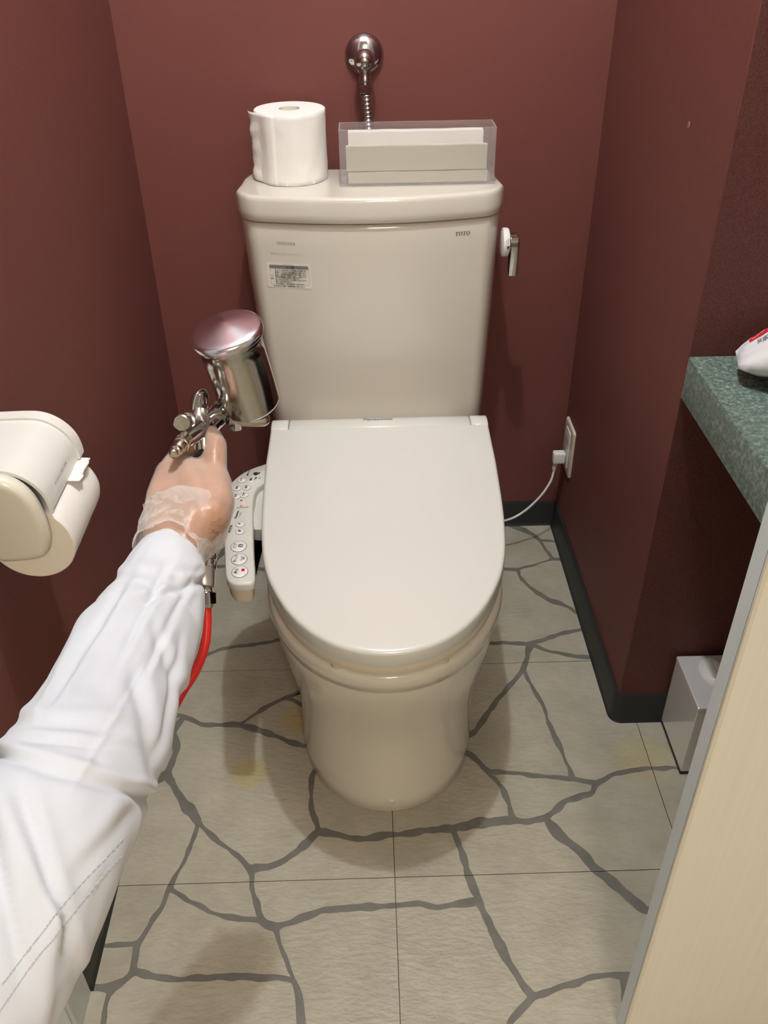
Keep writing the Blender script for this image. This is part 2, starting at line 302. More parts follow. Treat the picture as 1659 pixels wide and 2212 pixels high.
# floor: subfloor > vinyl tiles > printed stones
bm = BM(); box(bm, (-1.7, -2.6, -.08), (1.8, 1.01, -.0022)); floor = struct(obj('floor', bm, mat('subfloor', (.05, .045, .035), .7), None, False))
NET = {"n": {"A": [-0.378, 0.337], "B": [-0.272, 0.313], "D": [-0.192, 0.377], "C": [-0.385, 0.205], "H": [-0.317, 0.108], "I": [-0.345, -0.006], "J": [-0.224, 0.022], "K": [-0.121, 0.086], "L": [0.096, 0.083], "M": [0.125, -0.043], "N": [0.198, 0.096], "O": [0.167, 0.195], "Q": [0.311, 0.173], "R": [0.264, 0.43], "S": [0.29, 0.502], "T": [0.348, 0.162], "U": [0.251, 0.099], "V": [-0.177, -0.075], "W": [-0.2, -0.063], "X": [-0.147, -0.151], "Y": [-0.374, -0.133], "Z": [-0.377, -0.092], "AA": [-0.398, -0.154], "BB": [0.183, -0.184], "CC": [0.316, -0.16], "a": [0.367, 0.842], "b": [0.383, 0.771], "c": [0.299, 0.738], "d": [-0.384, 0.774], "e": [-0.377, 0.477], "t1": [-0.086, 0.453], "t2": [-0.101, 0.313], "t3": [-0.069, 0.544], "t4": [0.109, 0.51], "t5": [0.0, 0.309], "t6": [0.11, 0.255], "t8": [0.075, 0.747], "t9": [-0.131, 0.747], "S2": [0.309, 0.509], "wA": [-0.435, 0.347], "wC": [-0.435, 0.182], "wZ": [-0.435, -0.094], "wAA": [-0.435, -0.153], "wd": [-0.435, 0.737], "we": [-0.435, 0.466], "td": [-0.334, 0.91], "t10b": [0.294, 0.91], "t8b": [0.05, 0.91], "ra": [1.0, 0.837], "rb": [1.0, 0.771], "rc": [1.0, 0.587], "rS": [1.0, 0.54], "rS2": [1.0, 0.457], "rT": [1.0, 0.192], "rU": [1.0, -0.12], "rCC": [1.0, -0.3], "bAA": [-0.38, -0.45], "bX": [-0.14, -0.45], "bBB": [0.1, -0.45], "bCC": [0.33, -0.45]}, "e": [["A", "B", [[-0.342, 0.316]], 8.1], ["B", "D", [[-0.232, 0.351]], 7.2], ["D", "t1", [[-0.159, 0.396]], 7.2], ["D", "t2", [[-0.152, 0.35]], 6.4], ["B", "t2", [[-0.203, 0.285], [-0.171, 0.266], [-0.146, 0.259]], 8.0], ["A", "C", [[-0.39, 0.304], [-0.378, 0.258]], 8.1], ["C", "H", [[-0.365, 0.174], [-0.344, 0.144]], 9.1], ["H", "I", [[-0.324, 0.06]], 4.9], ["H", "J", [[-0.278, 0.069], [-0.249, 0.047]], 5.6], ["J", "K", [[-0.197, 0.023], [-0.172, 0.035], [-0.145, 0.058]], 7.8], ["K", "t2", [[-0.136, 0.14], [-0.136, 0.189], [-0.124, 0.235]], 5.6], ["K", "L", [[-0.089, 0.078], [-0.052, 0.069], [0.003, 0.075], [0.058, 0.082]], 8.0], ["L", "M", [[0.103, 0.055], [0.111, 0.013], [0.119, -0.019]], 7.3], ["L", "N", [[0.141, 0.092], [0.171, 0.094]], 10.5], ["N", "O", [[0.194, 0.124], [0.189, 0.156]], 6.4], ["O", "t6", [[0.14, 0.231]], 6.4], ["O", "Q", [[0.216, 0.187], [0.265, 0.179]], 6.4], ["Q", "R", [[0.304, 0.222], [0.293, 0.279], [0.287, 0.344]], 5.6], ["R", "t6", [[0.223, 0.38], [0.192, 0.338], [0.156, 0.282]], 6.4], ["R", "S", [[0.279, 0.467]], 8.1], ["S", "t4", [[0.244, 0.507], [0.189, 0.509]], 6.3], ["S", "rS2", [[0.319, 0.482], [0.355, 0.469], [0.403, 0.457]], 6.3], ["S", "rS", [[0.311, 0.51], [0.35, 0.527], [0.401, 0.54]], 7.0], ["Q", "T", [], 5.6], ["T", "rT", [[0.383, 0.181], [0.436, 0.19], [0.479, 0.189]], 5.6], ["T", "U", [[0.338, 0.143], [0.289, 0.129]], 7.2], ["U", "N", [[0.224, 0.091]], 7.2], ["U", "rU", [[0.264, 0.067], [0.296, 0.034], [0.311, 0.006], [0.337, -0.026], [0.368, -0.065]], 9.6], ["M", "V", [[0.079, -0.048], [0.064, -0.051], [0.035, -0.043], [-0.002, -0.046], [-0.107, -0.05], [-0.148, -0.063]], 6.4], ["V", "W", [], 8.4], ["W", "J", [[-0.206, -0.045], [-0.216, -0.016]], 6.3], ["W", "I", [[-0.232, -0.059], [-0.275, -0.049], [-0.314, -0.027]], 4.9], ["V", "X", [[-0.172, -0.098], [-0.156, -0.128]], 4.3], ["X", "Y", [[-0.188, -0.146], [-0.24, -0.145], [-0.29, -0.145], [-0.321, -0.145], [-0.349, -0.138]], 6.6], ["X", "bX", [[-0.138, -0.17], [-0.133, -0.205]], 7.7], ["I", "Z", [[-0.351, -0.04], [-0.36, -0.056], [-0.369, -0.08]], 4.9], ["Z", "wZ", [[-0.402, -0.094]], 4.2], ["Z", "Y", [[-0.375, -0.112]], 6.0], ["Y", "AA", [[-0.385, -0.147]], 7.7], ["AA", "wAA", [], 6.3], ["AA", "bAA", [[-0.402, -0.165], [-0.402, -0.189]], 4.2], ["M", "BB", [[0.135, -0.07], [0.144, -0.106], [0.159, -0.141], [0.172, -0.168]], 7.2], ["BB", "CC", [[0.214, -0.177], [0.254, -0.165], [0.288, -0.158]], 5.5], ["CC", "rCC", [], 7.1], ["CC", "bCC", [[0.308, -0.199]], 6.0], ["BB", "bBB", [[0.164, -0.202], [0.146, -0.216]], 5.4], ["a", "t10b", [[0.352, 0.87], [0.333, 0.887]], 8.8], ["a", "ra", [[0.403, 0.837]], 5.0], ["a", "b", [[0.374, 0.814], [0.38, 0.791]], 5.0], ["b", "rb", [[0.406, 0.771]], 7.7], ["b", "c", [[0.344, 0.754], [0.313, 0.744]], 5.0], ["c", "t8", [[0.24, 0.742]], 7.0], ["c", "rc", [[0.304, 0.702], [0.322, 0.666], [0.349, 0.634], [0.375, 0.62], [0.39, 0.606], [0.402, 0.587]], 6.6], ["d", "td", [[-0.382, 0.802], [-0.365, 0.824], [-0.351, 0.867]], 8.8], ["d", "t9", [[-0.354, 0.775], [-0.268, 0.763]], 8.0], ["d", "wd", [], 8.0], ["e", "we", [], 7.0], ["e", "t3", [[-0.356, 0.498], [-0.325, 0.513], [-0.258, 0.523], [-0.202, 0.538]], 6.0], ["A", "wA", [], 7.2], ["C", "wC", [], 11.3], ["t1", "t3", [], 7.2], ["t1", "t2", [], 7.2], ["t2", "t5", [], 6.4], ["t5", "t6", [], 6.4], ["t3", "t4", [], 8.0], ["t4", "t5", [], 7.2], ["t8", "t9", [], 8.0], ["t9", "t3", [], 8.0], ["t8", "t4", [], 8.0], ["t8b", "t8", [], 8.0]]}
HS = .8
def stones():
    nd = {k: V(v) for k, v in NET['n'].items()}; XLf, XRf, YT, YBt = -.435, 1.0, .91, -.45
    nd.update(c1=V((XLf, YBt)), c2=V((XRf, YBt)), c3=V((XRf, YT)), c4=V((XLf, YT)))
    edges = []
    for a, b, mid, wd in NET['e']:
        pts = [nd[a]]+[V(m) for m in mid]+[nd[b]]; out = [pts[0]]; ww = [wd]
        for p, q in zip(pts, pts[1:]):
            n = max(1, int((q-p).length/.006))
            for k in range(1, n+1):
                c = p.lerp(q, k/n)
                if k < n or (q is not pts[-1]):
                    j = noise.noise_vector(V((c.x*55, c.y*55, 0)))*.0034; c = c+V((j.x, j.y))
                out.append(c)
        edges.append((a, b, out, wd))
    on = lambda f: [k for k, v in nd.items() if f(v)]
    e = 1e-4
    sides = [(sorted(on(lambda v: abs(v.y-YBt) < e), key=lambda k: nd[k].x)), (sorted(on(lambda v: abs(v.x-XRf) < e), key=lambda k: nd[k].y)),
             (sorted(on(lambda v: abs(v.y-YT) < e), key=lambda k: -nd[k].x)), (sorted(on(lambda v: abs(v.x-XLf) < e), key=lambda k: -nd[k].y))]
    for s in sides:
        for a, b in zip(s, s[1:]): edges.append((a, b, [nd[a], nd[b]], 0))
    half = {}
    for i, (a, b, p, wd) in enumerate(edges): half[(i, 0)] = (a, b, p, wd); half[(i, 1)] = (b, a, p[::-1], wd)
    outg = {}
    for h, (a, b, p, wd) in half.items():
        d = p[1]-p[0]; outg.setdefault(a, []).append((math.atan2(d.y, d.x), h))
    for k in outg: outg[k].sort()
    def nxt(h):
        b = half[h][1]; tw = (h[0], 1-h[1]); L = [x[1] for x in outg[b]]; i = L.index(tw); return L[i-1]
    seen = set(); faces = []
    for h in half:
        if h in seen: continue
        poly = []; wd = []; c = h
        while c not in seen:
            seen.add(c); a, b, p, w_ = half[c]
            for q in p[:-1]: poly.append(q); wd.append(w_)
            c = nxt(c)
        ar = sum(poly[i-1].x*poly[i].y-poly[i].x*poly[i-1].y for i in range(len(poly)))/2
        if ar > 1e-4: faces.append((poly, wd))
    res = []
    for poly, wd in faces:
        n = len(poly)
        ds = [min(wd[i-1], wd[i])/1000*HS*(1+.8*noise.noise(V((poly[i].x*75, poly[i].y*75, 3.3)))+.35*noise.noise(V((poly[i].x*300, poly[i].y*300, 1)))) if min(wd[i-1], wd[i]) > 0 else 0 for i in range(n)]
        q = inset(poly, ds)
        for it in range(2):          # soften corners
            q = [q[i] if min(wd[i-1], wd[i]) == 0 else q[i]*.64+(q[i-1]+q[(i+1) % n])*.18 for i in range(n)]
        res.append(q)
    return res
def clip(poly, x0, x1, y0, y1):
    bm = BM(); vs_ = [bm.verts.new((p.x, p.y, 0)) for p in poly]; bm.faces.new(vs_)
    for co, no in (((x0, 0, 0), (-1, 0, 0)), ((x1, 0, 0), (1, 0, 0)), ((0, y0, 0), (0, -1, 0)), ((0, y1, 0), (0, 1, 0))):
        bmesh.ops.bisect_plane(bm, geom=bm.verts[:]+bm.edges[:]+bm.faces[:], plane_co=co, plane_no=no, clear_outer=True, dist=1e-6)
        if not bm.faces: break
    return bm
ST = stones()
G = .0006
for ix in range(-1, 3):
    for iy in range(-1, 3):
        x0, y0 = max(ix*.45, XL), iy*.45; x1, y1 = min((ix+1)*.45, 1.0), min((iy+1)*.45, YB)
        if x1 <= x0 or y1 <= y0: continue
        if x0 >= XR and y0 >= YP: continue
        bm = BM(); box(bm, (x0+G, y0+G, -.003), (x1-G, y1-G, -.0006)); tile = obj('tile', bm, M_['grout'], floor, False)
        for poly in ST:
            xs = [p.x for p in poly]; ys = [p.y for p in poly]
            if max(xs) < x0 or min(xs) > x1 or max(ys) < y0 or min(ys) > y1: continue
            bm = clip(poly, x0+G, x1-G, y0+G, y1-G)
            if not bm.faces or sum(f.calc_area() for f in bm.faces) < 1.5e-4: bm.free(); continue
            r = bmesh.ops.extrude_face_region(bm, geom=bm.faces[:])
            for v in r['geom']:
                if isinstance(v, bmesh.types.BMVert): v.co.z = -.0012
            obj('stone', bm, M_['stone'], tile, False)
bm = BM(); box(bm, (-1.6, -2.5, -.003), (1.7, -.45-G, -.0002)); obj('corridor_flooring', bm, M_['stone'], floor, False)

# door leaf and jamb at the doorway
door = empty('door_1', (.30, -.23, 0), 'x', 'door'); del door['label']; del door['category']; struct(door)
bm = BM(); box(bm, (.290, -.2445, .008), (.40+.75, -.222, 2.04), .0012, 1); obj('door_panel', bm, M_['doorface'], door, False)
bm = BM(); box(bm, (.2885, -.2415, .008), (.2897, -.2212, 2.04)); obj('edge_band', bm, M_['edge'], door, False)
bm = BM(); r = box(bm, (.2885, -.2462, .008), (.2925, -.2418, 2.04), .0012, 2); obj('corner_bead', bm, M_['cream'], door, False)
jamb = empty('trim_1', (XL, -.2, 0), 'x', 'x'); del jamb['label']; del jamb['category']; struct(jamb)
bm = BM(); box(bm, (XL-.012, -.213, 0), (XL+.0075, -.1585, 2.05), .001, 1); obj('jamb_board', bm, M_['jamb'], jamb, False)
bm = BM(); box(bm, (XL-.012, -.42, 0), (XL+.002, -.2135, 2.05), .001, 1); obj('stop_strip', bm, M_['edge'], jamb, False)

# ---------------------------------------------------------------- toilet
CX = -.004
toilet = empty('toilet', (CX, .45, 0), 'ivory ceramic toilet with tank, closed electric bidet lid and side control arm', 'toilet')
def bowl_ring(z, hw, yf, yc, n=30, hb=None, yb=.80):
    hb = hb or hw*.93; pts = []
    for k in range(n+1):
        t = math.pi*k/n; pts.append(V((CX+hw*math.cos(t), yc-(yc-yf)*math.sin(t)**.96, z)))
    pts += [V((CX-hw*.99, yc+.12, z)), V((CX-hb, yc+.26, z)), V((CX-hb, yb, z)), V((CX, yb, z)), V((CX+hb, yb, z)), V((CX+hb, yc+.26, z)), V((CX+hw*.99, yc+.12, z))]
    return pts
bm = BM()
BZ = [(0, .1475, .120, .300), (.002, .1495, .118, .300), (.03, .149, .119, .300), (.08, .148, .120, .300), (.12, .1485, .118, .300), (.17, .152, .112, .298), (.22, .160, .099, .296),
      (.27, .168, .082, .293), (.31, .174, .068, .290), (.345, .1785, .057, .286), (.351, .1790, .0555, .286), (.3525, .1810, .0535, .285), (.372, .1812, .049, .283), (.381, .180, .049, .283), (.3855, .176, .054, .283), (.386, .145, .09, .283)]
ringmesh(bm, [bowl_ring(*a) for a in BZ]); bowl = obj('bowl', bm, M_['bowl'], toilet, True, 75)
bm = BM(); pc = onp(846, 1731, 1, .1195); lathe(bm, V((pc.x, .1215, max(pc.z, .012))), V((0, -1, 0)), [(.0062, 0), (.0062, .002), (.005, .0034), (.002, .0042)], 20); obj('bolt_cap', bm, M_['bowl'], toilet)

def tank_front(x, z):
    hw = interp([(.42, .2125), (.78, .2275)], z); cx = interp([(.42, -.0055), (.78, -.0105)], z); u = min(abs(x-cx)/hw, 1)
    yf = interp([(.42, .708), (.60, .703), (.78, .700)], z)
    return yf+.034*u*u+.050*max(0, (u-.86)/.14)**2.6
def tank_ring(z, dx=0, back=.885, grow=0):
    hw = interp([(.42, .2125), (.78, .2275)], z)+grow; cx = interp([(.42, -.0055), (.78, -.0105)], z); pts = []
    us = [-1, -.995, -.985, -.97, -.95, -.92, -.88]+[-.85+.025*k for k in range(69)]+[.88, .92, .95, .97, .985, .995, 1]
    for u in us:
        x = cx+hw*u; pts.append(V((x, tank_front(cx+(hw-grow)*u, z)-grow, z)))
    pts += [V((cx+hw, back-.012, z)), V((cx+hw-.012, back, z)), V((cx-hw+.012, back, z)), V((cx-hw, back-.012, z))]
    return pts
bm = BM(); ringmesh(bm, [tank_ring(.365, grow=-.03), tank_ring(.375, grow=-.004)]+[tank_ring(z) for z in (.385, .43, .5, .6, .66, .7, .74, .772)]+[tank_ring(.778, grow=-.001), tank_ring(.7815, grow=-.004), tank_ring(.784, grow=-.012)])
tank = obj('tank', bm, M_['ceramic'], toilet, True, 60)
LO = []
for u in [-1+.05*k for k in range(41)]:
    y = .694+.036*u*u+.030*max(0, (abs(u)-.84)/.16)**2.4; LO.append(V((-.0105+.2285*u, y)))
LO += [V((.2150, .79)), V((.2125, .83)), V((.205, .862)), V((.192, .886)), V((-.2130, .886)), V((-.226, .862)), V((-.2335, .83)), V((-.236, .79))]
bm = BM(); slab(bm, LO, [(.012, .7855), (.002, .7858), (0, .7875), (-.0006, .80), (0, .8195), (.0009, .8240), (.0030, .8268), (.0062, .8279), (.010, .8282)])
tlid = obj('tank_lid', bm, M_['ceramic'], toilet, True, 60)
# logo and printing, laid on the tank face
TF = lambda c: V((c.x, tank_front(c.x, c.z)-.0005+c.y*0, c.z))
def tz(px, py, y=.712): return onp(px, py, 1, y)
Mfront = lambda p, roll=0: Matrix.Translation(p) @ Matrix.Rotation(math.pi/2, 4, 'X') @ Matrix.Rotation(roll, 4, 'Z')
def poly2(bm, pts, f, hole=None):
    vs_ = [bm.verts.new(f(*p)) for p in pts]
    if hole:
        vh = [bm.verts.new(f(*p)) for p in hole]; n = len(vs_)
        for i in range(n): bm.faces.new((vs_[i], vs_[(i+1) % n], vh[(i+1) % n], vh[i]))
    else: bm.faces.new(vs_)
p = onp(999.5, 506, 1, .712); bm = BM(); h = .0068; wd = .0066
def lf(x, y): return TF(V((p.x+x, 0, p.z+y+.05*0)))
for i in range(4):
    ox = (i-1.5)*wd*1.0
    if i % 2 == 0:
        for q in ([(-.0006, -.0034), (.0006, -.0034), (.0006, .0030), (-.0006, .0030)], [(-.0029, .0028), (.0029, .0028), (.0029, .0034), (-.0029, .0034)], [(-.0029, .0018), (-.0024, .0022), (-.0022, .0028), (-.0029, .0030)], [(.0029, .0018), (.0029, .0030), (.0022, .0028), (.0024, .0022)], [(-.0016, -.0034), (.0016, -.0034), (.0016, -.0030), (-.0016, -.0030)]):
            poly2(bm, [(a+ox+b*.12, b) for a, b in q], lf)
    else:
        o_ = [(ox+.0030*math.cos(2*math.pi*k/24)+.12*.0035*math.sin(2*math.pi*k/24), .0035*math.sin(2*math.pi*k/24)) for k in range(24)]
        i_ = [(ox+.0018*math.cos(2*math.pi*k/24)+.12*.0030*math.sin(2*math.pi*k/24), .0030*math.sin(2*math.pi*k/24)) for k in range(24)]
        poly2(bm, o_, lf, i_)
obj('brand_logo', bm, M_['dark'], tank, False)
text('model_print', 'SH230BA', .0075, Mfront(tz(618, 527)), M_['fade'], tank, TF, bold=.0001, space=1.12)
text('notice_print', '本品はハイジアニッチタンク', .0042, Mfront(tz(618, 550.5)), M_['fade'], tank, TF)
LBL = onp(624, 597, 1, .713); LW, LH = .0775, .044
lbl = None
bm = BM()
def lfz(x, z, d): c = TF(V((LBL.x+x, 0, LBL.z+z))); c.y -= d; return c
nx = 10
for (o_, dd) in ((rrect(-LW/2, -LH/2, LW/2, LH/2, .004), .0001),):
    slab(bm, o_, [(0, 0), (0, .0007)], lambda x, y, z: lfz(x, y, z-.0003))
lbl = obj('caution_sticker', bm, M_['label'], tank, False)
bm = BM(); B = rrect(-.0335, -.0165, .0350, .0185, .003); poly2(bm, [(a.x, a.y) for a in B], lambda x, y: lfz(x, y, .0008), [(a.x, a.y) for a in inset(B, .0004)])
poly2(bm, [(-.0333, .0125), (.0348, .0125), (.0348, .0175), (.034, .0184), (-.0325, .0184), (-.0333, .0175)], lambda x, y: lfz(x, y, .0007))
c1 = [(-.0295+.0026*math.cos(2*math.pi*k/20), -.001+.0026*math.sin(2*math.pi*k/20)) for k in range(20)]; c2 = [(-.0295+.0022*math.cos(2*math.pi*k/20), -.001+.0022*math.sin(2*math.pi*k/20)) for k in range(20)]
poly2(bm, c1, lambda x, y: lfz(x, y, .0008), c2); poly2(bm, [(-.0313, .0008), (-.0310, .0011), (-.0277, -.0028), (-.0280, -.0031)], lambda x, y: lfz(x, y, .0008))
obj('sticker_frame', bm, M_['grey'], tank, False)
def ltext(s, x, z, size, m='dark', left=True, bold=.00008):
    P0 = V((LBL.x+x, 0, LBL.z+z)); o = text('sticker_text', s, size, Mfront(P0), M_[m], tank, lambda c: TF(c)-V((0, .0005, 0)), bold=bold)
    if left:
        xs = [v.co.x for v in o.data.vertices]
        if xs:
            dx = (LBL.x+x)-min(xs)
            for v in o.data.vertices: v.co.x += dx; v.co.y = tank_front(v.co.x, v.co.z)-.0014
ltext('△ 注意', -.004, .0153, .0044)
ty = .0098
for s, sz, dz in (('タンクふたやタンク内部の機器には、', .0039, .0042), ('酸性・アルカリ性洗剤は使用しない', .0040, .0040), ('また、芳香洗浄剤などを使用しない', .0040, .0036), ('内部の器具部品などを傷め、水漏れして家財などを', .0027, .0029), ('ぬらす財産損害発生のおそれがあります', .0027, .0037), ('タンクふたやタンクに寄りかかったり、', .0037, .0039), ('強く力を加えない', .0039, .0038), ('タンクが破損し、けがや漏水のおそれがあります', .0026, .0034)):
    ltext(s, -.0242, ty-.0005, sz*.88); ty -= dz*.92
ltext('水が止まらない場合、取扱説明書をご覧ください。', -.029, -.0193, .0025); ltext('禁止', -.032, -.0062, .0027)

# flush lever on the tank's right side
bm = BM(); LC = V((.2185, .760, .729)); lathe(bm, LC, V((1, 0, 0)), [(.019, 0), (.0245, .002), (.0250, .008), (.0235, .0125), (.019, .0145)], 40); dial = obj('lever_dial', bm, M_['white'], toilet)
text('dial_mark', '小', .010, Matrix.Translation(V((.2278, .7355, .738))) @ Matrix.Rotation(math.radians(18), 4, 'Z') @ Matrix.Rotation(math.pi/2, 4, 'X'), M_['grey'], dial)
bm = BM(); poly2(bm, [(-.003, .003), (.003, .003), (0, -.004)], lambda x, z: V((.2278+x, .7351, .727+z))); obj('dial_mark', bm, M_['dark'], dial, False)
bm = BM(); lathe(bm, LC+V((.014, 0, 0)), V((1, 0, 0)), [(.013, 0), (.015, .002), (.015, .014), (.013, .0165)], 32)
for s in range(1):
    O = [V((-.0135, .012)), V((-.0145, -.02)), V((-.011, -.058)), V((.007, -.058)), V((.012, -.02)), V((.0135, .012))]
    slab(bm, O, [(.001, .0165), (0, .018), (0, .0295), (.0015, .031)], lambda a, b, c: V((LC.x+c, LC.y+a, LC.z+b)))
obj('flush_lever', bm, M_['chrome'], toilet, True, 35)

# bidet seat
LS = .07
def lz(y): return .445+LS*(y-.03)
HWT = [(.589, .1885), (.553, .1892), (.445, .1897), (.325, .1857), (.24, .178), (.19, .1675), (.157, .155), (.13, .142), (.113, .1315), (.096, .119), (.078, .1025), (.066, .088), (.054, .070), (.044, .048), (.038, .028), (.0355, .012)]
def lid_outline(ymax, d=0):
    t = [a for a in HWT if a[0] < ymax]; R_ = [V((CX+h-.0005, y)) for y, h in [(ymax, interp([(a, b) for a, b in HWT[::-1]], ymax))]+t]
    L_ = [V((CX-h-.0005, y)) for y, h in t[::-1]+[(ymax, interp([(a, b) for a, b in HWT[::-1]], ymax))]]
    return [V((p.x, p.y)) for p in L_+R_[:0]] , R_
def smooth_closed(P, it=1):
    for _ in range(it):
        Q = []
        for i in range(len(P)): a, b = P[i], P[(i+1) % len(P)]; Q += [a*.75+b*.25, a*.25+b*.75]
        P = Q
    return P
YH = .5475; tabw = .157
front = [V((CX-h-.0005, y)) for y, h in HWT if y < YH-.004]; front = front+[V((CX-.001, .035))]+[V((CX+h-.0005, y)) for y, h in HWT[::-1] if y < YH-.004]
fc = [V(p[:2]) for p in cat([V((p.x, p.y, 0)) for p in front], 4)]
hwb = .1892
outl = fc+[V((CX+hwb, YH)), V((CX-hwb, YH))]
def lidf(x, y, z): return V((x, y, lz(y)+z))
bm = BM()
skn = [(.004, -.0265), (.0012, -.0268), (0, -.0250), (0, -.0060), (.0008, -.0030), (.0028, -.0010), (.0060, 0)]
o2 = [V((p.x, min(p.y, YH))) for p in outl]
rings = []
for i, z in skn:
    q = inset(o2, i)
    for a_, b_ in zip(q, o2):
        if b_.y > YH-.001: a_.y = YH
    rings.append([lidf(p.x, p.y, z) for p in q])
ringmesh(bm, rings)
seatlid = obj('seat_lid', bm, M_['lid'], toilet, True, 50)
HP = [(YH+.0003, -.0005), (YH+.0035, .0012), (YH+.010, .0020), (YH+.020, .0022), (YH+.030, .0012), (YH+.036, -.0010), (YH+.0405, -.0055), (YH+.0425, -.012), (YH+.043, -.040), (YH+.0003, -.040)]
def hinge(name, x0, x1, par):
    bm = BM(); ringmesh(bm, [[V((x, a+((YH+.02)-a)*(.0 if 0 < i < 3 else .06), lz(YH)+(b if b > -.03 else b)+(-.0012 if i in (0, 3) and b > -.03 else 0))) for a, b in HP] for i, x in enumerate((x0, x0+.0015, x1-.0015, x1))]); return obj(name, bm, M_['lid'], par, True, 60)
hb_ = hinge('hinge_bar', CX-tabw, CX+tabw, seatlid)
LP = lambda c: V((c.x, c.y, lz(YH)+interp([(a, b) for a, b in HP[:7]], c.y)+.0006))
pp = onp(816, 905, 2, .4835)
text('lid_lettering', 'Panasonic', .0132, Matrix.Translation(V((pp.x, pp.y, 0))) @ Matrix.Rotation(.02, 4, 'Z') @ Matrix.Diagonal((1.0, .95, 1, 1)), M_['grey'], seatlid, LP, bold=.00032)
for s in (-1, 1):
    x0, x1 = (CX+tabw+.0020, CX+.1885) if s > 0 else (CX-.1885, CX-tabw-.0020); hinge('hinge_cheek', x0, x1, toilet)
bm = BM(); O = rrect(CX-.183, .43, CX+.183, .600, .02, 5); slab(bm, O, [(.004, .387), (0, .389), (0, .447), (.004, .450)]); bb = obj('bidet_body', bm, M_['lid2'], toilet)
bm = BM(); sO = inset(smooth_closed(fc[::1], 0)+[V((CX+hwb, .5)), V((CX-hwb, .5))], .004); slab(bm, sO, [(.006, .3985), (.001, .4005), (0, .404), (0, .4125), (.003, .4165)]); obj('seat_ring', bm, M_['lid2'], toilet)
for px, py in ((727, 1428), (958, 1417)):
    q = onp(px, py, 2, .40); bm = BM(); lathe(bm, V((q.x, q.y+.006, .3862)), V((0, 0, 1)), [(.0075, 0), (.0085, .002), (.0085, .012)], 20); obj('seat_bumper', bm, M_['lid2'], toilet)
# control arm
PO = [(-.25, .315), (-.244, .275), (-.2375, .229), (-.2335, .204), (-.2285, .194), (-.221, .1875), (-.214, .1855), (-.199, .1855), (-.1925, .189), (-.1905, .196), (-.192, .214), (-.198, .258), (-.205, .321), (-.2095, .364), (-.212, .399), (-.211, .42), (-.205, .439), (-.19, .449), (-.178, .452), (-.178, .520), (-.188, .515), (-.205, .503), (-.218, .496), (-.2295, .487), (-.240, .476), (-.248, .463), (-.2555, .447), (-.259, .418), (-.2575, .372)]
PO = smooth_closed([V(p) for p in PO], 1)
bm = BM(); slab(bm, PO, [(.002, .4265), (0, .4275), (0, .4365), (.0008, .4385), (.0025, .440)]); panel = obj('control_panel', bm, M_['panel'], toilet, True, 50)
bm = BM(); slab(bm, PO, [(.010, .404), (.006, .4045), (.0035, .410), (.0025, .4262)], lambda x, y, z: V((x, y-(.004 if y < .25 else 0)*(.4265-z)/.02, z))); obj('panel_housing', bm, M_['lid2'], toilet, True, 50)
bm = BM(); slab(bm, rrect(-.213, .335, -.182, .455, .012), [(.002, .395), (0, .397), (0, .425), (.003, .428)]); obj('arm_base', bm, M_['panel'], toilet)
Pz = .4402
def ontop(px, py): q = onp(px, py, 2, .44); return V((q.x, q.y))
def button(px, py, rx, ry, ring=.0007):
    c = ontop(px, py); bm = BM(); slab(bm, ell(c.x, c.y, rx, ry), [(0, Pz-.001), (.0003, Pz+.0006), (.0014, Pz+.0013), (.004, Pz+.0016)]); b = obj('button', bm, M_['white'], panel)
    bm = BM(); e1 = ell(c.x, c.y, rx+ring, ry+ring); e2 = ell(c.x, c.y, rx-.0001, ry-.0001); slab(bm, e1, [(0, Pz-.0008), (0, Pz+.0003)]); obj('button_rim', bm, M_['grey'], panel, False); return c
def ptext(s, px, py, size, m='dark', dx=0, dy=0, z=Pz+.0002, bold=.0001, stretch=1.0):
    c = ontop(px, py); text('panel_print', s, size, Matrix.Translation(V((c.x+dx, c.y+dy, z))) @ Matrix.Rotation(math.pi/2-.14, 4, 'Z') @ Matrix.Diagonal((stretch, 1, 1, 1)), M_[m], panel, bold=bold)
for (px, py), s in (((515.6, 1181), 'ビデ'), ((517, 1208.5), 'おしり'), ((518.2, 1235.5), '停止')):
    c = button(px, py, .0115, .0128)
    ptext(s, px, py, .0062 if len(s) < 3 else .0058, dx=-.0050, z=Pz+.0019, m='dark')
def plines(segs, px, py, r=.0004, dx=.0035):
    c = ontop(px, py); bm = BM()
    for sg in segs: tube(bm, [V((c.x+dx+a, c.y+b, Pz+.0018)) for a, b in sg], r, 6)
    obj('button_symbol', bm, M_['dark'], panel)
plines([[(-.001+.003*math.cos(t), .003*math.sin(t)) for t in [math.pi/2+k*math.pi/8 for k in range(9)]]+[], [(-.001, .003), (.0035, .0032)], [(-.001, -.003), (.0035, -.0032)], [(-.001+.002*math.cos(t), .002*math.sin(t)) for t in [k*math.pi/6 for k in range(13)]], [(.003, .0018), (.0015, 0), (.003, -.0018)]], 515.6, 1181)
plines([[(-.0015, .0040), (.0008, .0035), (.0012, .0018), (0, 0), (.0012, -.0018), (.0008, -.0035), (-.0015, -.0040)], [(.002, 0), (.0055, 0)], [(.002, .001), (.0042, .003)], [(.002, -.001), (.0042, -.003)]], 517, 1208.5)
c = ontop(518.2, 1235.5); bm = BM(); box(bm, (c.x+.0022, c.y-.0008, Pz+.0014), (c.x+.0068, c.y+.0044, Pz+.0022)); obj('stop_mark', bm, M_['redprint'], panel, False)
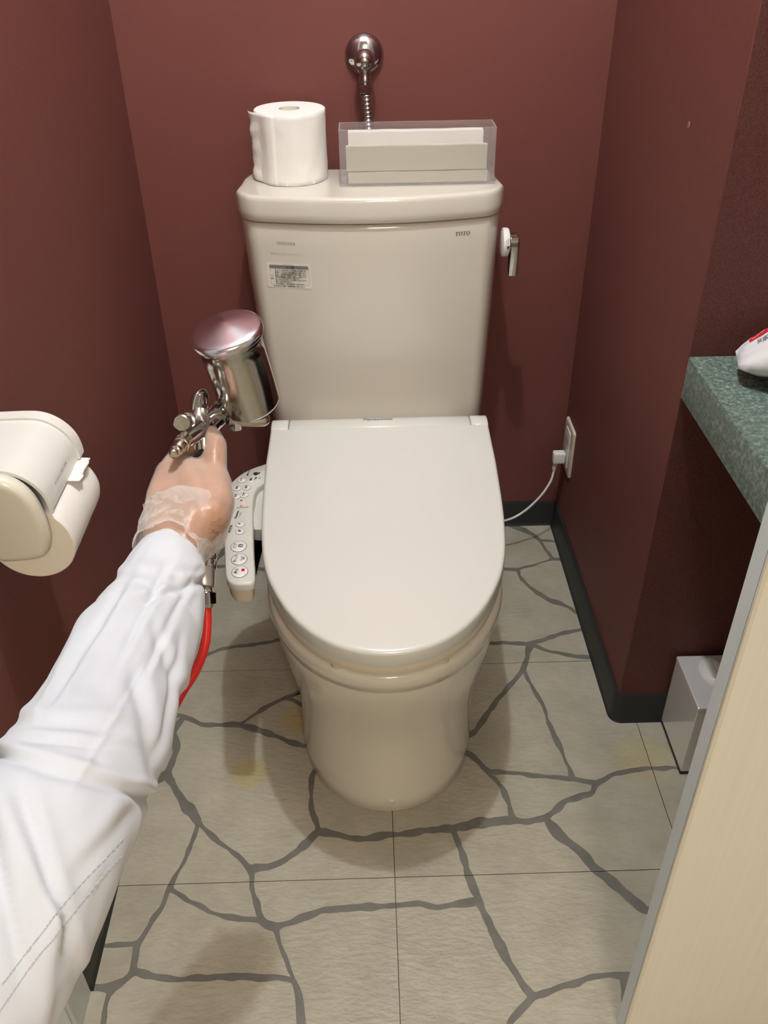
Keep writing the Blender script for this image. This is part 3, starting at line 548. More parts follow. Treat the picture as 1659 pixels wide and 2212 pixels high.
for px, py, s in ((518.6, 1133, '強'), (518.3, 1148.7, '弱'), (522.4, 1038, '便座'), (512, 1055, '温水'), (532.6, 1053.8, '脱臭'), (527.4, 1070, '節電'), (510, 1073, '乾燥')):
    button(px, py, .0068, .0072 if len(s) < 2 else .0068, .0003); ptext(s, px, py, .0052 if len(s) < 2 else .0044, z=Pz+.0018, bold=.00018)
bm = BM(); c = ontop(552.5, 1023.6); slab(bm, ell(c.x, c.y, .0042, .0046), [(0, Pz-.0005), (0, Pz+.0004)]); obj('sensor_window', bm, M_['dark'], panel, False)
for px, py, s, sz in ((537.5, 1021, '着座センサー', .0032), (560, 1022.5, '本体', .0035), (542.5, 1035.5, '運転', .0042), (553, 1033.5, '電源', .0036), (561, 1033, '低', .0036), (521.5, 1081.5, '高', .0038), (521.5, 1093, '低', .0038), (518.8, 1112, 'DL-RK20', .0034), (511.5, 1112, 'Panasonic', .0052), (498.3, 1143, '水勢強弱', .0048)):
    ptext(s, px, py, sz, bold=.00015 if s != 'DL-RK20' else .0, m='dark' if s != 'DL-RK20' else 'grey')
c1_, c2_ = ontop(511, 1098), ontop(537, 1095.3); bm = BM(); tube(bm, [V((c1_.x, c1_.y, Pz+.0001)), V((c2_.x, c2_.y, Pz+.0001))], .00055, 6); obj('panel_line', bm, M_['grey'], panel)
for px, py, m, r in ((526, 1087, 'led_red', .0032), (543, 1040.5, 'led_green', .0016)):
    c = ontop(px, py); bm = BM(); slab(bm, ell(c.x, c.y, r, r), [(0, Pz-.0005), (.0003, Pz+.0006)]); obj('indicator_lamp', bm, M_[m], panel)
for k in range(3):
    c = ontop(506, 1133+k*8.5); bm = BM(); slab(bm, ell(c.x, c.y, .0015, .0015), [(0, Pz-.0005), (.0002, Pz+.0003)]); obj('indicator_lamp', bm, M_['white'], panel)

# ---------------------------------------------------------------- things on the tank
def paper_roll(name, c, ax, r, h, rc, label, group=None):
    e = empty(name, c, label, 'toilet roll', group)
    n = 96; x, y, d = axis_frame(c, ax); bm = BM(); rings = []
    def rr(r0, hh, wob=0):
        return [c+d*hh+(x*math.cos(2*math.pi*j/n)+y*math.sin(2*math.pi*j/n))*(r0+wob*noise.noise(V((math.cos(2*math.pi*j/n)*4, math.sin(2*math.pi*j/n)*4, hh*60)))*(.25 if '.' in name else 1)) for j in range(n)]
    hs = [0, .001]+[h*k/14 for k in range(1, 14)]+[h-.001, h]
    ringmesh(bm, [rr(r-.0012, 0)]+[rr(r, hh, .0011) for hh in hs[1:-1]]+[rr(r-.0012, h)], False, False)
    obj('paper_layers', bm, M_['paper'], e, True, 60)
    for hh, sg in ((0, -1), (h, 1)):
        bm = BM(); q = [rr(r-.0012, hh)]; ks = 16
        for k in range(1, ks+1):
            ra = (r-.0012)+(rc-(r-.0012))*k/ks; q.append([p+d*(.00025*(k % 2)*sg) for p in rr(ra, hh)])
        ringmesh(bm, q, False, False)
        obj('paper_end', bm, M_['paper_end'] if '.' in name else M_['paper'], e, True, 60)
    bm = BM(); ringmesh(bm, [rr(rc, 0), rr(rc, h), rr(rc-.001, h), rr(rc-.001, 0)], False, False); obj('cardboard_core', bm, M_['towel'], e, True, 60)
    return e
RC = V((-.1435, .8295, .8286)); roll1 = paper_roll('toilet_roll', RC, V((0, 0, 1)), .0600, .1125, .0185, 'upright white toilet roll standing on the left of the toilet tank lid')
bm = BM(); g = []                      # loose end hanging off the left of the roll
for i in range(26):
    z = RC.z+.0006+.1115*i/25; row = []
    for j in range(12):
        u = j/11; a = math.radians(248-u*62)
        r_ = .0605+.0012*math.sin(u*9)+max(0, u-.55)*(.016+.010*noise.noise(V((z*60, 1, 4))))
        if j == 11: r_ += .0025*noise.noise(V((z*300, 2, 1)))
        zz = z+(.004*max(0, u-.4) if i == 0 else 0)
        row.append(V((RC.x+r_*math.cos(a), RC.y+r_*math.sin(a)+.004*noise.noise(V((z*45, u*3, 1)))*u, zz)))
    g.append(row)
ringmesh(bm, g, False, False, closed=False); o = obj('loose_sheet', bm, M_['paper'], roll1); o.modifiers.new('thickness', 'SOLIDIFY').thickness = .0006

bx0, bx1, by0, by1, bz0, bz1 = -.0605, .2005, .764, .822, .8292, .9190
ab = empty('tissue_tray', ((bx0+bx1)/2, .79, bz0), 'open translucent acrylic tray holding folded paper on the tank lid', 'tray')
t = .0022
for nm, a, b in (('base_plate', (bx0-.002, by0-.002, bz0), (bx1+.002, by1+.002, bz0+t)), ('front_pane', (bx0, by0, bz0+t), (bx1, by0+t, bz1)), ('back_pane', (bx0, by1-t, bz0+t), (bx1, by1, bz1)), ('side_pane', (bx0, by0+t, bz0+t), (bx0+t, by1-t, bz1)), ('side_pane', (bx1-t, by0+t, bz0+t), (bx1, by1-t, bz1))):
    bm = BM(); box(bm, a, b, .0004, 1); obj(nm, bm, M_['acryl'], ab, False)
def sheetblock(name, x0, x1, y0, y1, z0, z1, m, label, cat_, bow=.002, parent=None):
    bm = BM(); nx = 24; rings = []
    for i in range(nx+1):
        x = x0+(x1-x0)*i/nx; b = bow*math.sin(math.pi*i/nx)*1.0+.0008*noise.noise(V((x*30, z0*50, 0)))
        zt = z1+.0008*noise.noise(V((x*22, z1*9, 3)))
        rings.append([V((x, y0-b*.5, z0)), V((x, y1, z0)), V((x, y1, zt)), V((x, y0-b*.5, zt)), V((x, y0-b, (z0+z1)/2))])
    ringmesh(bm, rings); o = obj(name, bm, M_[m], parent, True, 40)
    if not parent: tag(o, label, cat_)
    return o
tp = empty('paper_towel_stack', (.07, .78, bz0+t), 'stack of folded greenish grey paper towels inside the acrylic tray', 'paper towels')
sheetblock('folded_towel', -.047, .1895, .7695, .778, bz0+t+.0003, .850, 'towel', '', '', .001, tp)
sheetblock('folded_towel', -.0495, .1875, .7710, .784, .8515, .8905, 'towel', '', '', .0015, tp)
sheetblock('folded_towel', -.0465, .1885, .7785, .7905, bz0+t+.0003, .8512, 'towel', '', '', .001, tp)
ws = sheetblock('paper_sheets', -.0455, .1825, .7935, .8120, bz0+t+.0003, .9085, 'paper', 'white folded paper behind the greenish paper towels in the acrylic tray', 'paper', .0005)

# water supply valve and hose
vc = onp(787, 122, 1, .905)
sv = empty('water_supply_valve', (vc.x, YB, vc.z), 'chrome water stop valve on the back wall above the tank', 'valve')
VX, VZ = vc.x, vc.z
bm = BM(); prof = [(.0325, 0), (.0330, .002)]+[(.0330*math.cos(a), .002+.017*math.sin(a)) for a in [math.radians(k) for k in range(12, 80, 8)]]; lathe(bm, V((VX, YB-.0005, VZ+.003)), V((0, -1, 0)), prof, 48); obj('wall_flange', bm, M_['chrome'], sv)
bm = BM(); lathe(bm, V((VX, YB-.015, VZ)), V((0, -1, 0)), [(.013, 0), (.0145, .010), (.0150, .018), (.0172, .024), (.0178, .032), (.0160, .039), (.0115, .044), (.007, .0462), (.0065, .0470)], 40); lathe(bm, V((VX, YB-.043, VZ-.006)), V((0, -.15, -1)), [(.0100, 0), (.0098, .014), (.0090, .018), (.0098, .021), (.0098, .026), (.0080, .028), (.0080, .034)], 32); obj('valve_body', bm, M_['chrome'], sv)
bm = BM(); lathe(bm, V((VX, YB-.0622, VZ-.0005)), V((0, -1, 0)), [(.0062, 0), (.0062, .0015), (.0058, .0018)], 24); sc = obj('screw_head', bm, M_['brass'], sv)
bm = BM(); box(bm, (VX-.0058, YB-.0644, VZ-.0012), (VX+.0058, YB-.0639, VZ)); obj('screw_slot', bm, M_['dark'], sc, False)
bm = BM(); Hx = V((VX, YB-.0515, VZ-.036)); lathe(bm, Hx, V((0, -.1, -1)), [(.0110, 0), (.0115, .0015), (.0115, .0125), (.0105, .014)], 6); obj('hose_nut', bm, M_['chrome'], sv, True, 20)
bm = BM(); pts = []; rad = []; a0 = V((VX+.001, YB-.0525, VZ-.050)); a1 = V((VX+.005, .868, .829)); N_ = 150
for i in range(N_+1):
    u = i/N_; pts.append(a0.lerp(a1, u)+V((.002*math.sin(math.pi*u), 0, 0))); rad.append(.0083+.0014*math.sin(u*2*math.pi*19))
tube(bm, pts, rad, 20); obj('flexible_hose', bm, M_['chrome'], sv)

# ---------------------------------------------------------------- toilet paper holder on the left wall
ph = empty('paper_holder', (XL, .05, .66), 'white plastic toilet paper holder with curved cover on the left wall', 'paper holder')
PC = [(-.4345, .7560), (-.410, .7565), (-.394, .7545), (-.381, .7480), (-.3705, .7380), (-.3635, .7260), (-.3605, .7130), (-.3600, .7020)]
PC = [(a+.008 if a > -.43 else a, b+.015) for a, b in PC]
PCs = [V(p[:2]) for p in cat([V((a, b, 0)) for a, b in PC], 5)]
def cover_sheet(bm, y0, y1, th, off=0, edge=None):
    n_ = []
    for i, p in enumerate(PCs):
        a = PCs[max(i-1, 0)]; b = PCs[min(i+1, len(PCs)-1)]; e = (b-a).normalized(); n_.append(V((-e.y, e.x)))
    out = [p+q*off for p, q in zip(PCs, n_)]; inn = [p+q*(off-th) for p, q in zip(PCs, n_)]
    loop = out+inn[::-1]
    ringmesh(bm, [[V((p.x, y0, p.y)) for p in loop], [V((p.x, y1, p.y)) for p in loop]])
bm = BM(); cover_sheet(bm, -.02, .084, .0022, -.0028); o = obj('cover', bm, M_['white'], ph, True, 40); cov = o
bm = BM(); cover_sheet(bm, .084, .1005, .004, 0); obj('cover_rim', bm, M_['white'], ph, True, 40)
bm = BM(); cover_sheet(bm, -.0235, -.0195, .0035, -.0005); obj('cover_rim', bm, M_['white'], ph, True, 40)
def cover_pt(s): i = min(int(s*(len(PCs)-1)), len(PCs)-2); f = s*(len(PCs)-1)-i; p = PCs[i].lerp(PCs[i+1], f); e = (PCs[i+1]-PCs[i]).normalized(); return p, V((-e.y, e.x))
a_ = onp(103, 1020, 1, .010); 
def lettering():
    cols = ['label', 'blue', 'blue', 'grey', 'grey', 'dark', 'grey', 'dark', 'dark']
    s0, ch = .80, 'FUNLCOLOR'
    for k, c in enumerate(ch):
        y = .010+.0050*k
        def f(co, y=y):
            s = s0+co.y*9.0; p, nn = cover_pt(max(.02, min(.99, s-0)));
            q = p+nn*(-.0026); return V((q.x, y+co.x, q.y))
        text('cover_lettering', c, .0058, Matrix.Rotation(0, 4, 'Z') @ Matrix.Diagonal((1, -1, 1, 1)), M_['grey' if cols[k] == 'label' else cols[k]], cov, f)
lettering()
SA = [(-.4345, .7500), (-.405, .7485), (-.388, .7425), (-.3745, .7280), (-.3675, .7060), (-.3655, .6800), (-.3720, .6600), (-.3860, .6510), (-.4345, .6490)]
SA = [(a+.007 if a > -.43 else a, b+.0235 if b > .7 else b+.014) for a, b in SA]
SA2 = smooth_closed([V(p) for p in SA[::-1]], 2)
bm = BM(); slab(bm, SA2, [(.003, -.004), (0, -.006), (0, -.0125), (.0012, -.0160), (.0035, -.0185), (.0065, -.0198), (.0095, -.0203)], lambda x, y, z: V((max(x, XL+.0003), z-.020, y))); obj('side_arm', bm, M_['cream'], ph, True, 60)
bm = BM(); S3 = smooth_closed([V(p) for p in [(-.4345, .640), (-.4345, .7555), (-.394, .7535), (-.3715, .7360), (-.3625, .7130), (-.3655, .6880), (-.380, .660), (-.40, .645)][::-1]], 2); S3 = [V((p.x+(.008 if p.x > -.43 else 0), p.y+.015)) for p in S3]; slab(bm, S3, [(.001, .1175), (0, .1180), (0, .1230), (.001, .124)], lambda x, y, z: V((max(x, XL+.0003), z-.020, y))); obj('side_plate', bm, M_['white'], ph, True, 60)
bm = BM(); box(bm, (XL+.0002, -.026, .655), (XL+.0015, .0975, .7695)); obj('back_plate', bm, M_['white'], ph, False)
R2 = V((-.3860, -.022, .6775)); roll2 = paper_roll('toilet_roll.001', R2, V((0, 1, 0)), .0462, .1135, .012, 'part-used white toilet roll hanging in the holder on the left wall')
bm = BM(); g = []                       # torn end sticking out under the cover
for i in range(14):
    y = .036+.050*i/13; row = []
    for j in range(9):
        u = j/8; a = math.radians(64-u*24); r_ = .0474+u*u*.0095+.0015*math.sin(i*.9)*u+(.003*noise.noise(V((y*140, 5, 1))) if j == 8 else 0)
        row.append(V((R2.x+r_*math.cos(a), y+.006*u, R2.z+r_*math.sin(a)-.001*math.sin(i*.7)*u)))
    g.append(row)
ringmesh(bm, g, False, False, closed=False); o = obj('torn_sheet', bm, M_['paper'], roll2); o.modifiers.new('thickness', 'SOLIDIFY').thickness = .0005

# ---------------------------------------------------------------- outlet, cord
wo = empty('wall_outlet', (XR, .852, .245), 'beige two-gang wall power outlet on the right wall behind the toilet', 'outlet')
bm = BM(); slab(bm, rrect(.812, .188, .891, .302, .006), [(0, 0), (0, .0035), (.0015, .005), (.004, .0056)], lambda a, b, c: V((XR-.0002-c, a, b))); obj('face_plate', bm, M_['lid2'], wo)
bm = BM(); O_ = rrect(.833, .202, .871, .288, .002); slab(bm, O_, [(0, .0054), (0, .0072), (.0008, .0076)], lambda a, b, c: V((XR-c, a, b))); sk = obj('socket_frame', bm, M_['white'], wo)
bm = BM()
for z in (.262,):
    for y in (.845, .858): box(bm, (XR-.0080, y-.001, z-.005), (XR-.0075, y+.001, z+.005))
obj('socket_slot', bm, M_['dark'], sk, False)
pcd = empty('power_cord', (.395, .853, .2), 'pale grey power cord plugged into the outlet and curving behind the toilet', 'cord')
bm = BM(); box(bm, (.3775, .8435, .207), (.4038, .8625, .233), .003, 3); obj('plug', bm, M_['white'], pcd)
bm = BM(); lathe(bm, V((.3850, .853, .2085)), V((-.08, 0, -1)), [(.0052, 0), (.0052, .004), (.0042, .0045), (.0042, .0055), (.0052, .006), (.0052, .009), (.0040, .0095), (.0040, .0105), (.0048, .011), (.0048, .0145), (.0036, .015), (.0036, .016), (.0045, .0165), (.0043, .0205)], 16); obj('strain_relief', bm, M_['lid2'], pcd)
bm = BM(); tube(bm, [V(a) for a in ((.3836, .853, .189), (.382, .850, .180), (.374, .838, .163), (.351, .822, .136), (.316, .810, .106), (.280, .800, .092), (.24, .79, .095), (.19, .77, .12), (.165, .70, .16))], .0026, 10, sm=6); obj('cord', bm, M_['panel'], pcd)
# small plug of filler in the right wall
q = onp(1488, 270, 0, XR); bm = BM(); lathe(bm, V((XR+.0002, q.y, q.z)), V((-1, 0, 0)), [(.0045, 0), (.0042, .0008), (.003, .0012)], 16); tag(obj('wall_plug', bm, mat('mauve_filler', (.24, .12, .115), .6)), 'small round mauve filler plug in the right wall', 'wall plug')

# ---------------------------------------------------------------- counter with things on it
CT = .7225
co = BM(); O = [V((.4095, -.20)), V((.99, -.20)), V((.99, YP-.0015)), V((.4125, YP-.0015)), V((.4095, .294))]
slab(co, O, [(.0012, .6630), (0, .6642), (0, .7200), (.0012, .7222), (.003, CT)]); tag(obj('counter', co, M_['counter'], None, True, 30), 'thick green speckled stone counter jutting from the right recess', 'counter')
bs = empty('wash_basin', (.64, .13, CT), 'white basin edge at the right frame border on the green counter', 'basin')
bm = BM(); prof = [(.075, 0), (.10, .002), (.128, .006), (.144, .018), (.150, .028), (.1505, .0305), (.146, .0305), (.138, .022), (.12, .013), (.08, .010), (.02, .008), (1e-4, .008)]; lathe(bm, V((.612, .125, CT)), V((0, 0, 1)), prof, 64, True, False); obj('basin_bowl', bm, M_['white'], bs, True, 60)
bm = BM(); lathe(bm, V((.612, .125, CT+.0083)), V((0, 0, 1)), [(.018, 0), (.018, .0015), (.014, .0025)], 24); obj('drain_cap', bm, M_['chrome'], bs)
# wet wipe pack
wp = empty('wet_wipe_pack', (.52, .27, CT), 'glossy white wet wipe pack with a red mark on the green counter', 'wipe pack')
A = onp(1592, 777, 2, .748); A = V((A.x, A.y, .748)); dirx = V((.93, -.22, .30)).normalized(); dy = V((.25, .95, .02)).normalized(); dz = dirx.cross(dy).normalized()
bm = BM(); rings = []; ns = 26; nn = 40
def packpt(u, a, off=0):
    s = min(1, u/.30) if u < .5 else min(1, (1-u)/.30); s = s**.55
    hw = .020+.028*s; th = .0012+.024*(min(1, u/.25) if u < .5 else min(1, (1-u)/.25))**.7
    ca, sa = math.cos(a), math.sin(a); cx = math.copysign(abs(ca)**.75, ca)*hw; cz = math.copysign(abs(sa)**.8, sa)*(th+off)
    wr = .0022*(1-s)*math.sin(ca*hw*700) + .0016*noise.noise(V((u*14, ca*2, sa*2)))
    return A+dirx*(u*.175)+dy*cx+dz*(cz+wr)
for i in range(ns+1): rings.append([packpt(i/ns, 2*math.pi*j/nn) for j in range(nn)])
ringmesh(bm, rings); obj('film_wrapper', bm, mat('glossy_film', (.80, .80, .82), .18, coat=.6), wp, True, 180)
def patch(name, u0, u1, a0, a1, m, lift=.0005, nu=8, na=8):
    bm = BM(); g = [[packpt(u0+(u1-u0)*i/nu, math.radians(a0+(a1-a0)*j/na), lift) for j in range(na+1)] for i in range(nu+1)]; ringmesh(bm, g, False, False, closed=False); return obj(name, bm, m, wp)
patch('red_mark', .10, .23, 42, 78, M_['redprint']); 
def packtext(s, u, deg, size, m, lift=.0008, ml=1):
    f = lambda c: packpt(u+c.x/.175, math.radians(deg)+(-c.y/.045)*ml, lift); text('pack_lettering', s, size, Matrix.Identity(4), m, wp, f, bold=.0003)
packtext('LEC', .165, 60, .010, M_['label']); packtext('日本製', .20, 90, .0065, M_['grey']); packtext('ア', .33, 112, .036, M_['dark'])
# sanitary bin
bn = empty('sanitary_bin', (.56, .24, 0), 'small pearl white metal sanitary bin on the floor under the counter', 'bin')
bx = (.4945, .1765, .006, .615, .2935, .164)
bm = BM(); box(bm, (.4935, .1755, .0002), (.616, .2945, .006), .001, 1); obj('base_strip', bm, M_['black'], bn, False)
bm = BM(); box(bm, (bx[0], bx[1], .006), (bx[3], bx[4], .1555), .0015, 2); obj('bin_body', bm, M_['bin'], bn, False)
bm = BM(); box(bm, (bx[0]-.0005, bx[1]-.0005, .156), (bx[3]+.0005, bx[4]+.0005, .164), .0015, 2); obj('bin_lid', bm, M_['bin'], bn, False)
bm = BM(); slab(bm, ell(.545, .256, .024, .034, 40), [(0, .1638), (.001, .1660), (.005, .170), (.011, .1725), (.018, .1735)], lambda x, y, z: V((x, y-.006*(z-.164)*30, z))); obj('push_flap', bm, M_['white'], bn)

# ---------------------------------------------------------------- spray gun
GS = .87
_K, _tube, _lathe = K, tube, lathe
def A(px, py, d): return _K(px, py, d*GS)            # points and sizes of the gun, hose and arm
def tb(bm, pts, rad, *a, **k): tube(bm, pts, [r*GS for r in rad] if isinstance(rad, (list, tuple)) else rad*GS, *a, **k)
def lt(bm, p, d, prof, *a): lathe(bm, p, d, [(r*GS, h*GS) for r, h in prof], *a)
gun = empty('spray_gun', A(450, 960, .93), 'chrome gravity-feed spray gun held upright in the gloved hand', 'spray gun')
na = (-.16*RT+.70*UP-.70*FW*1.0).normalized()
Ac = A(487, 710, .905); 
bm = BM(); lt(bm, Ac-na*.010*GS, na, [(.0345, 0), (.0375, .0005), (.0383, .002), (.0383, .0065), (.0372, .0088), (.035, .0100), (.030, .0112), (.015, .0152), (.003, .0180), (.0015, .0181)], 72); obj('cup_lid', bm, M_['lidmetal'], gun, True, 50)
bm = BM(); prof = [(.0335, -.010), (.0350, -.0102), (.0350, -.015), (.0336, -.0165), (.0333, -.030), (.0333, -.060), (.0333, -.094)]
prof += [(.0332*math.cos(a)+.0*a, -.094-.014*math.sin(a)) for a in [math.radians(k) for k in range(10, 80, 10)]]+[(.0075, -.1085), (.0072, -.115)]
lt(bm, Ac, na, prof[::-1], 72); cup = obj('paint_cup', bm, M_['cup'], gun, True, 50)
cb = Ac-na*.113*GS
def cylp(bm, p0, p1, r0, r1=None, n=24, prof=None):
    d = p1-p0; L_ = d.length; r1 = r0 if r1 is None else r1
    lathe(bm, p0, d, [(r*GS, h*L_) for r, h in (prof or [(r0, 0), (r1, 1)])], n)
g_noz = A(478, 893, .965); g_mid = A(440, 912, .945)
bm = BM(); tb(bm, [A(505, 906, .962), A(530, 910, .965), A(556, 910, .972), A(570, 906, .978), cb+na*.002*GS], [.0056, .0056, .0060, .0068, .0072], 20, sm=6); obj('feed_pipe', bm, M_['chrome2'], gun)
bm = BM(); cylp(bm, A(494, 902, .960), A(516, 906, .963), .0075, prof=[(.0072, 0), (.0078, .1), (.0078, .6), (.0066, .62), (.0066, 1)]); cylp(bm, A(508, 905, .962), A(510, 929, .966), .0062, n=6); obj('pipe_nut', bm, M_['chrome'], gun, True, 25)
bm = BM(); tb(bm, [A(445, 915, .945), A(460, 902, .952), A(478, 893, .962), A(497, 901, .960)], [.0150, .0140, .0120, .009], 24, sm=6); cylp(bm, A(470, 896, .955), A(492, 876, 1.005), .0115, .0105, prof=[(.0125, 0), (.0130, .15), (.0110, .3), (.0115, .6), (.0095, .85), (.004, 1)]); obj('spray_head', bm, M_['chrome'], gun)
bm = BM()
for a, b in ((.18, .26), (.42, .5)):
    p0, p1 = A(470, 896, .955), A(492, 876, 1.005); cylp(bm, p0.lerp(p1, a), p0.lerp(p1, b), .0135)
obj('air_cap_ring', bm, M_['brass'], gun)
# body with rear knobs
bm = BM(); tb(bm, [A(396, 955, .905), A(418, 936, .922), A(440, 916, .942), A(456, 903, .955)], [.0088, .0100, .0112, .0130], 24, sm=5); tb(bm, [A(428, 945, .935), A(430, 915, .938), A(432, 885, .940)], [.0125, .0130, .0095], 20, sm=4); obj('gun_body', bm, M_['chrome'], gun)
bm = BM(); cylp(bm, A(372, 983, .880), A(402, 951, .908), .008, n=32, prof=[(.0020, -.06), (.0042, 0), (.0054, .06), (.0055, .12), (.0040, .15), (.0044, .18), (.0064, .22), (.0068, .27), (.0068, .33), (.0054, .36), (.0066, .42), (.0076, .62), (.0088, .64), (.0093, .70), (.0088, .74), (.0086, 1)]); obj('fluid_knob', bm, M_['brass'], gun, True, 35)
bm = BM(); cylp(bm, A(391, 914, .905), A(415, 907, .935), .008, n=40, prof=[(.0078, 0), (.0088, .03), (.0088, .34), (.0066, .37), (.0066, .48), (.0092, .52), (.0092, .66), (.0072, .70), (.0072, 1)]); obj('pattern_knob', bm, M_['chrome2'], gun, True, 35)
bm = BM(); hp = [A(431, 905, .940), A(424, 885, .938), A(425, 866, .938), A(431, 852, .940), A(439, 850, .945), A(443, 861, .952), A(443, 872, .955)]; tb(bm, hp, [.0085, .0072, .0062, .0056, .0048, .0040, .0032], 14, sm=5); obj('hanging_hook', bm, M_['chrome'], gun)
bm = BM(); tb(bm, [A(446, 920, .945), A(452, 945, .950), A(446, 970, .945), A(430, 985, .930), A(414, 991, .918), A(404, 991, .912)], [.0060, .0065, .0060, .0048, .0040, .0034], 14, sm=5); obj('trigger_guard', bm, M_['chrome'], gun)
bm = BM(); tb(bm, [A(440, 930, .945), A(446, 1000, .945), A(448, 1080, .925), A(446, 1150, .885), A(446, 1185, .868)], [.0105, .0125, .0130, .0115, .0090], 24, sm=5); obj('grip', bm, M_['chrome2'], gun)
bm = BM(); tb(bm, [A(446, 896, .945), A(466, 880, .950), A(492, 888, .955)], .0007, 6, sm=6); obj('thin_wire', bm, M_['brass'], gun)
# coupler and hose
ah = empty('air_hose', A(445, 1240, .855), 'red rubber air hose with steel coupler hanging below the gloved hand', 'hose')
bm = BM(); p0, p1 = A(449, 1180, .870), A(446, 1232, .860)
cylp(bm, p0, p1, .008, n=28, prof=[(.0070, 0), (.0085, .05), (.0085, .2), (.0070, .22), (.0070, .3), (.0092, .33), (.0092, .6), (.0074, .63), (.0074, .8), (.0098, .85), (.0098, 1)])
for k in range(8):
    a = k*math.pi/4; x, y, d = axis_frame(p0, p1-p0); bmesh.ops.create_icosphere(bm, subdivisions=1, radius=.0016*GS, matrix=Matrix.Translation(p0.lerp(p1, .45)+(x*math.cos(a)+y*math.sin(a))*.0090*GS))
obj('coupler_plug', bm, M_['chrome2'], ah)
bm = BM(); p0, p1 = A(442, 1224, .860), A(441, 1268, .855); cylp(bm, p0, p1, .0098, n=36, prof=[(.0088, -.01), (.0104, .04), (.0106, .2), (.0106, .5), (.0104, .9), (.0095, 1)]); obj('coupler_sleeve', bm, mat('brushed_steel', (.55, .53, .50), .38, 1), ah)
bm = BM(); cylp(bm, A(443, 1266, .8555), A(445, 1284, .854), .0078, n=6); obj('hex_nut', bm, M_['chrome'], ah, True, 20)
bm = BM(); cylp(bm, A(444, 1282, .8545), A(446, 1306, .853), .0098, .0094, n=6); cylp(bm, A(446, 1306, .853), A(446.5, 1314, .8525), .0075, .0060); obj('hex_nut', bm, M_['chrome'], ah, True, 20)
bm = BM(); tb(bm, [A(446.5, 1313, .8525), A(447, 1345, .851), A(444, 1385, .850), A(433, 1425, .850), A(415, 1462, .850), A(385, 1510, .845), A(320, 1640, .82), A(220, 1800, .80), A(90, 1960, .78), A(-60, 2110, .76), A(-260, 2300, .74)], .0047, 18, sm=8); obj('hose', bm, M_['red'], ah)

# ---------------------------------------------------------------- person: forearm and gloved hand, sleeve
person = empty('person', A(200, 1700, .55), 'left arm in a white long sleeve, thin clear glove gripping a spray gun', 'person')
def hand_mesh(name, grow, m, vox):
    bm = BM()
    def ball(px, py, d, r, k=1.0):
        bmesh.ops.create_icosphere(bm, subdivisions=2, radius=r*d*GS/FPX+grow, matrix=Matrix.Translation(A(px, py, d)))
    def chain(L):
        for a, b in zip(L, L[1:]):
            pa, pb = A(*a[:3]), A(*b[:3]); ra, rb = a[3]*a[2]*GS/FPX, b[3]*b[2]*GS/FPX; n_ = max(2, int((pb-pa).length/.004))
            for i in range(n_+1):
                t_ = i/n_; bmesh.ops.create_icosphere(bm, subdivisions=2, radius=ra+(rb-ra)*t_+grow, matrix=Matrix.Translation(pa.lerp(pb, t_)))
    # forearm and wrist (two bones side by side give the oval section)
    if grow == 0: chain([(300, 1400, .72, 62), (338, 1290, .775, 58), (360, 1215, .815, 50)])
    chain([(352, 1225, .815, 44), (356, 1180, .835, 46), (352, 1130, .862, 42), (352, 1075, .888, 36), (366, 1022, .908, 30)])
    chain([(385, 1225, .818, 38), (398, 1178, .838, 46), (418, 1130, .860, 56), (425, 1085, .878, 54), (415, 1045, .895, 44), (402, 1018, .910, 34)])
    chain([(372, 1180, .84, 50), (382, 1125, .868, 54), (382, 1070, .892, 48), (392, 1030, .912, 38)])
    chain([(420, 1140, .875, 50), (412, 1080, .900, 46)])
    # thumb up the back of the grip
    chain([(425, 1160, .852, 42), (452, 1120, .862, 47), (466, 1090, .876, 42), (469, 1050, .892, 33), (463, 1015, .906, 26), (464, 985, .914, 26), (466, 962, .922, 24), (460, 942, .930, 18), (457, 930, .934, 12)])
    chain([(452, 1120, .866, 40), (430, 1050, .895, 40), (425, 1020, .91, 30)])
    # index finger along the body to the trigger
    chain([(366, 1022, .908, 27), (376, 998, .930, 22), (398, 985, .955, 18), (428, 975, .985, 16), (452, 965, .995, 14)])
    # middle, ring and little fingers close round the grip, away from the lens
    chain([(352, 1050, .915, 24), (366, 1030, .945, 21), (395, 1032, .972, 18), (430, 1040, .982, 17), (462, 1052, .972, 15)])
    chain([(348, 1095, .900, 24), (360, 1080, .930, 21), (392, 1082, .955, 18), (428, 1090, .962, 17), (462, 1100, .950, 15)])
    chain([(350, 1135, .880, 22), (362, 1125, .905, 19), (392, 1130, .928, 16), (425, 1138, .932, 15), (452, 1146, .922, 13)])
    me = bpy.data.meshes.new(name); bm.to_mesh(me); bm.free(); o = link(name, me, m, person)
    r = o.modifiers.new('skin', 'REMESH'); r.mode = 'VOXEL'; r.voxel_size = vox; r.use_smooth_shade = True
    s = o.modifiers.new('relax', 'SMOOTH'); s.factor = .5; s.iterations = 12
    return o
hand = hand_mesh('hand', 0, M_['skin'], .0020)
gl = hand_mesh('glove', .0011, M_['glove'], .0025)
bm = BM(); rings = []                  # bunched cuff of the glove round the wrist
cc = [(405, 1080, .886, 62), (406, 1108, .872, 90), (396, 1134, .861, 87), (382, 1156, .850, 81), (372, 1175, .838, 75), (366, 1191, .828, 71)]
cc = [(a[0], a[1], a[2], a[3]) for a in cat([V(c) for c in cc], 9)]
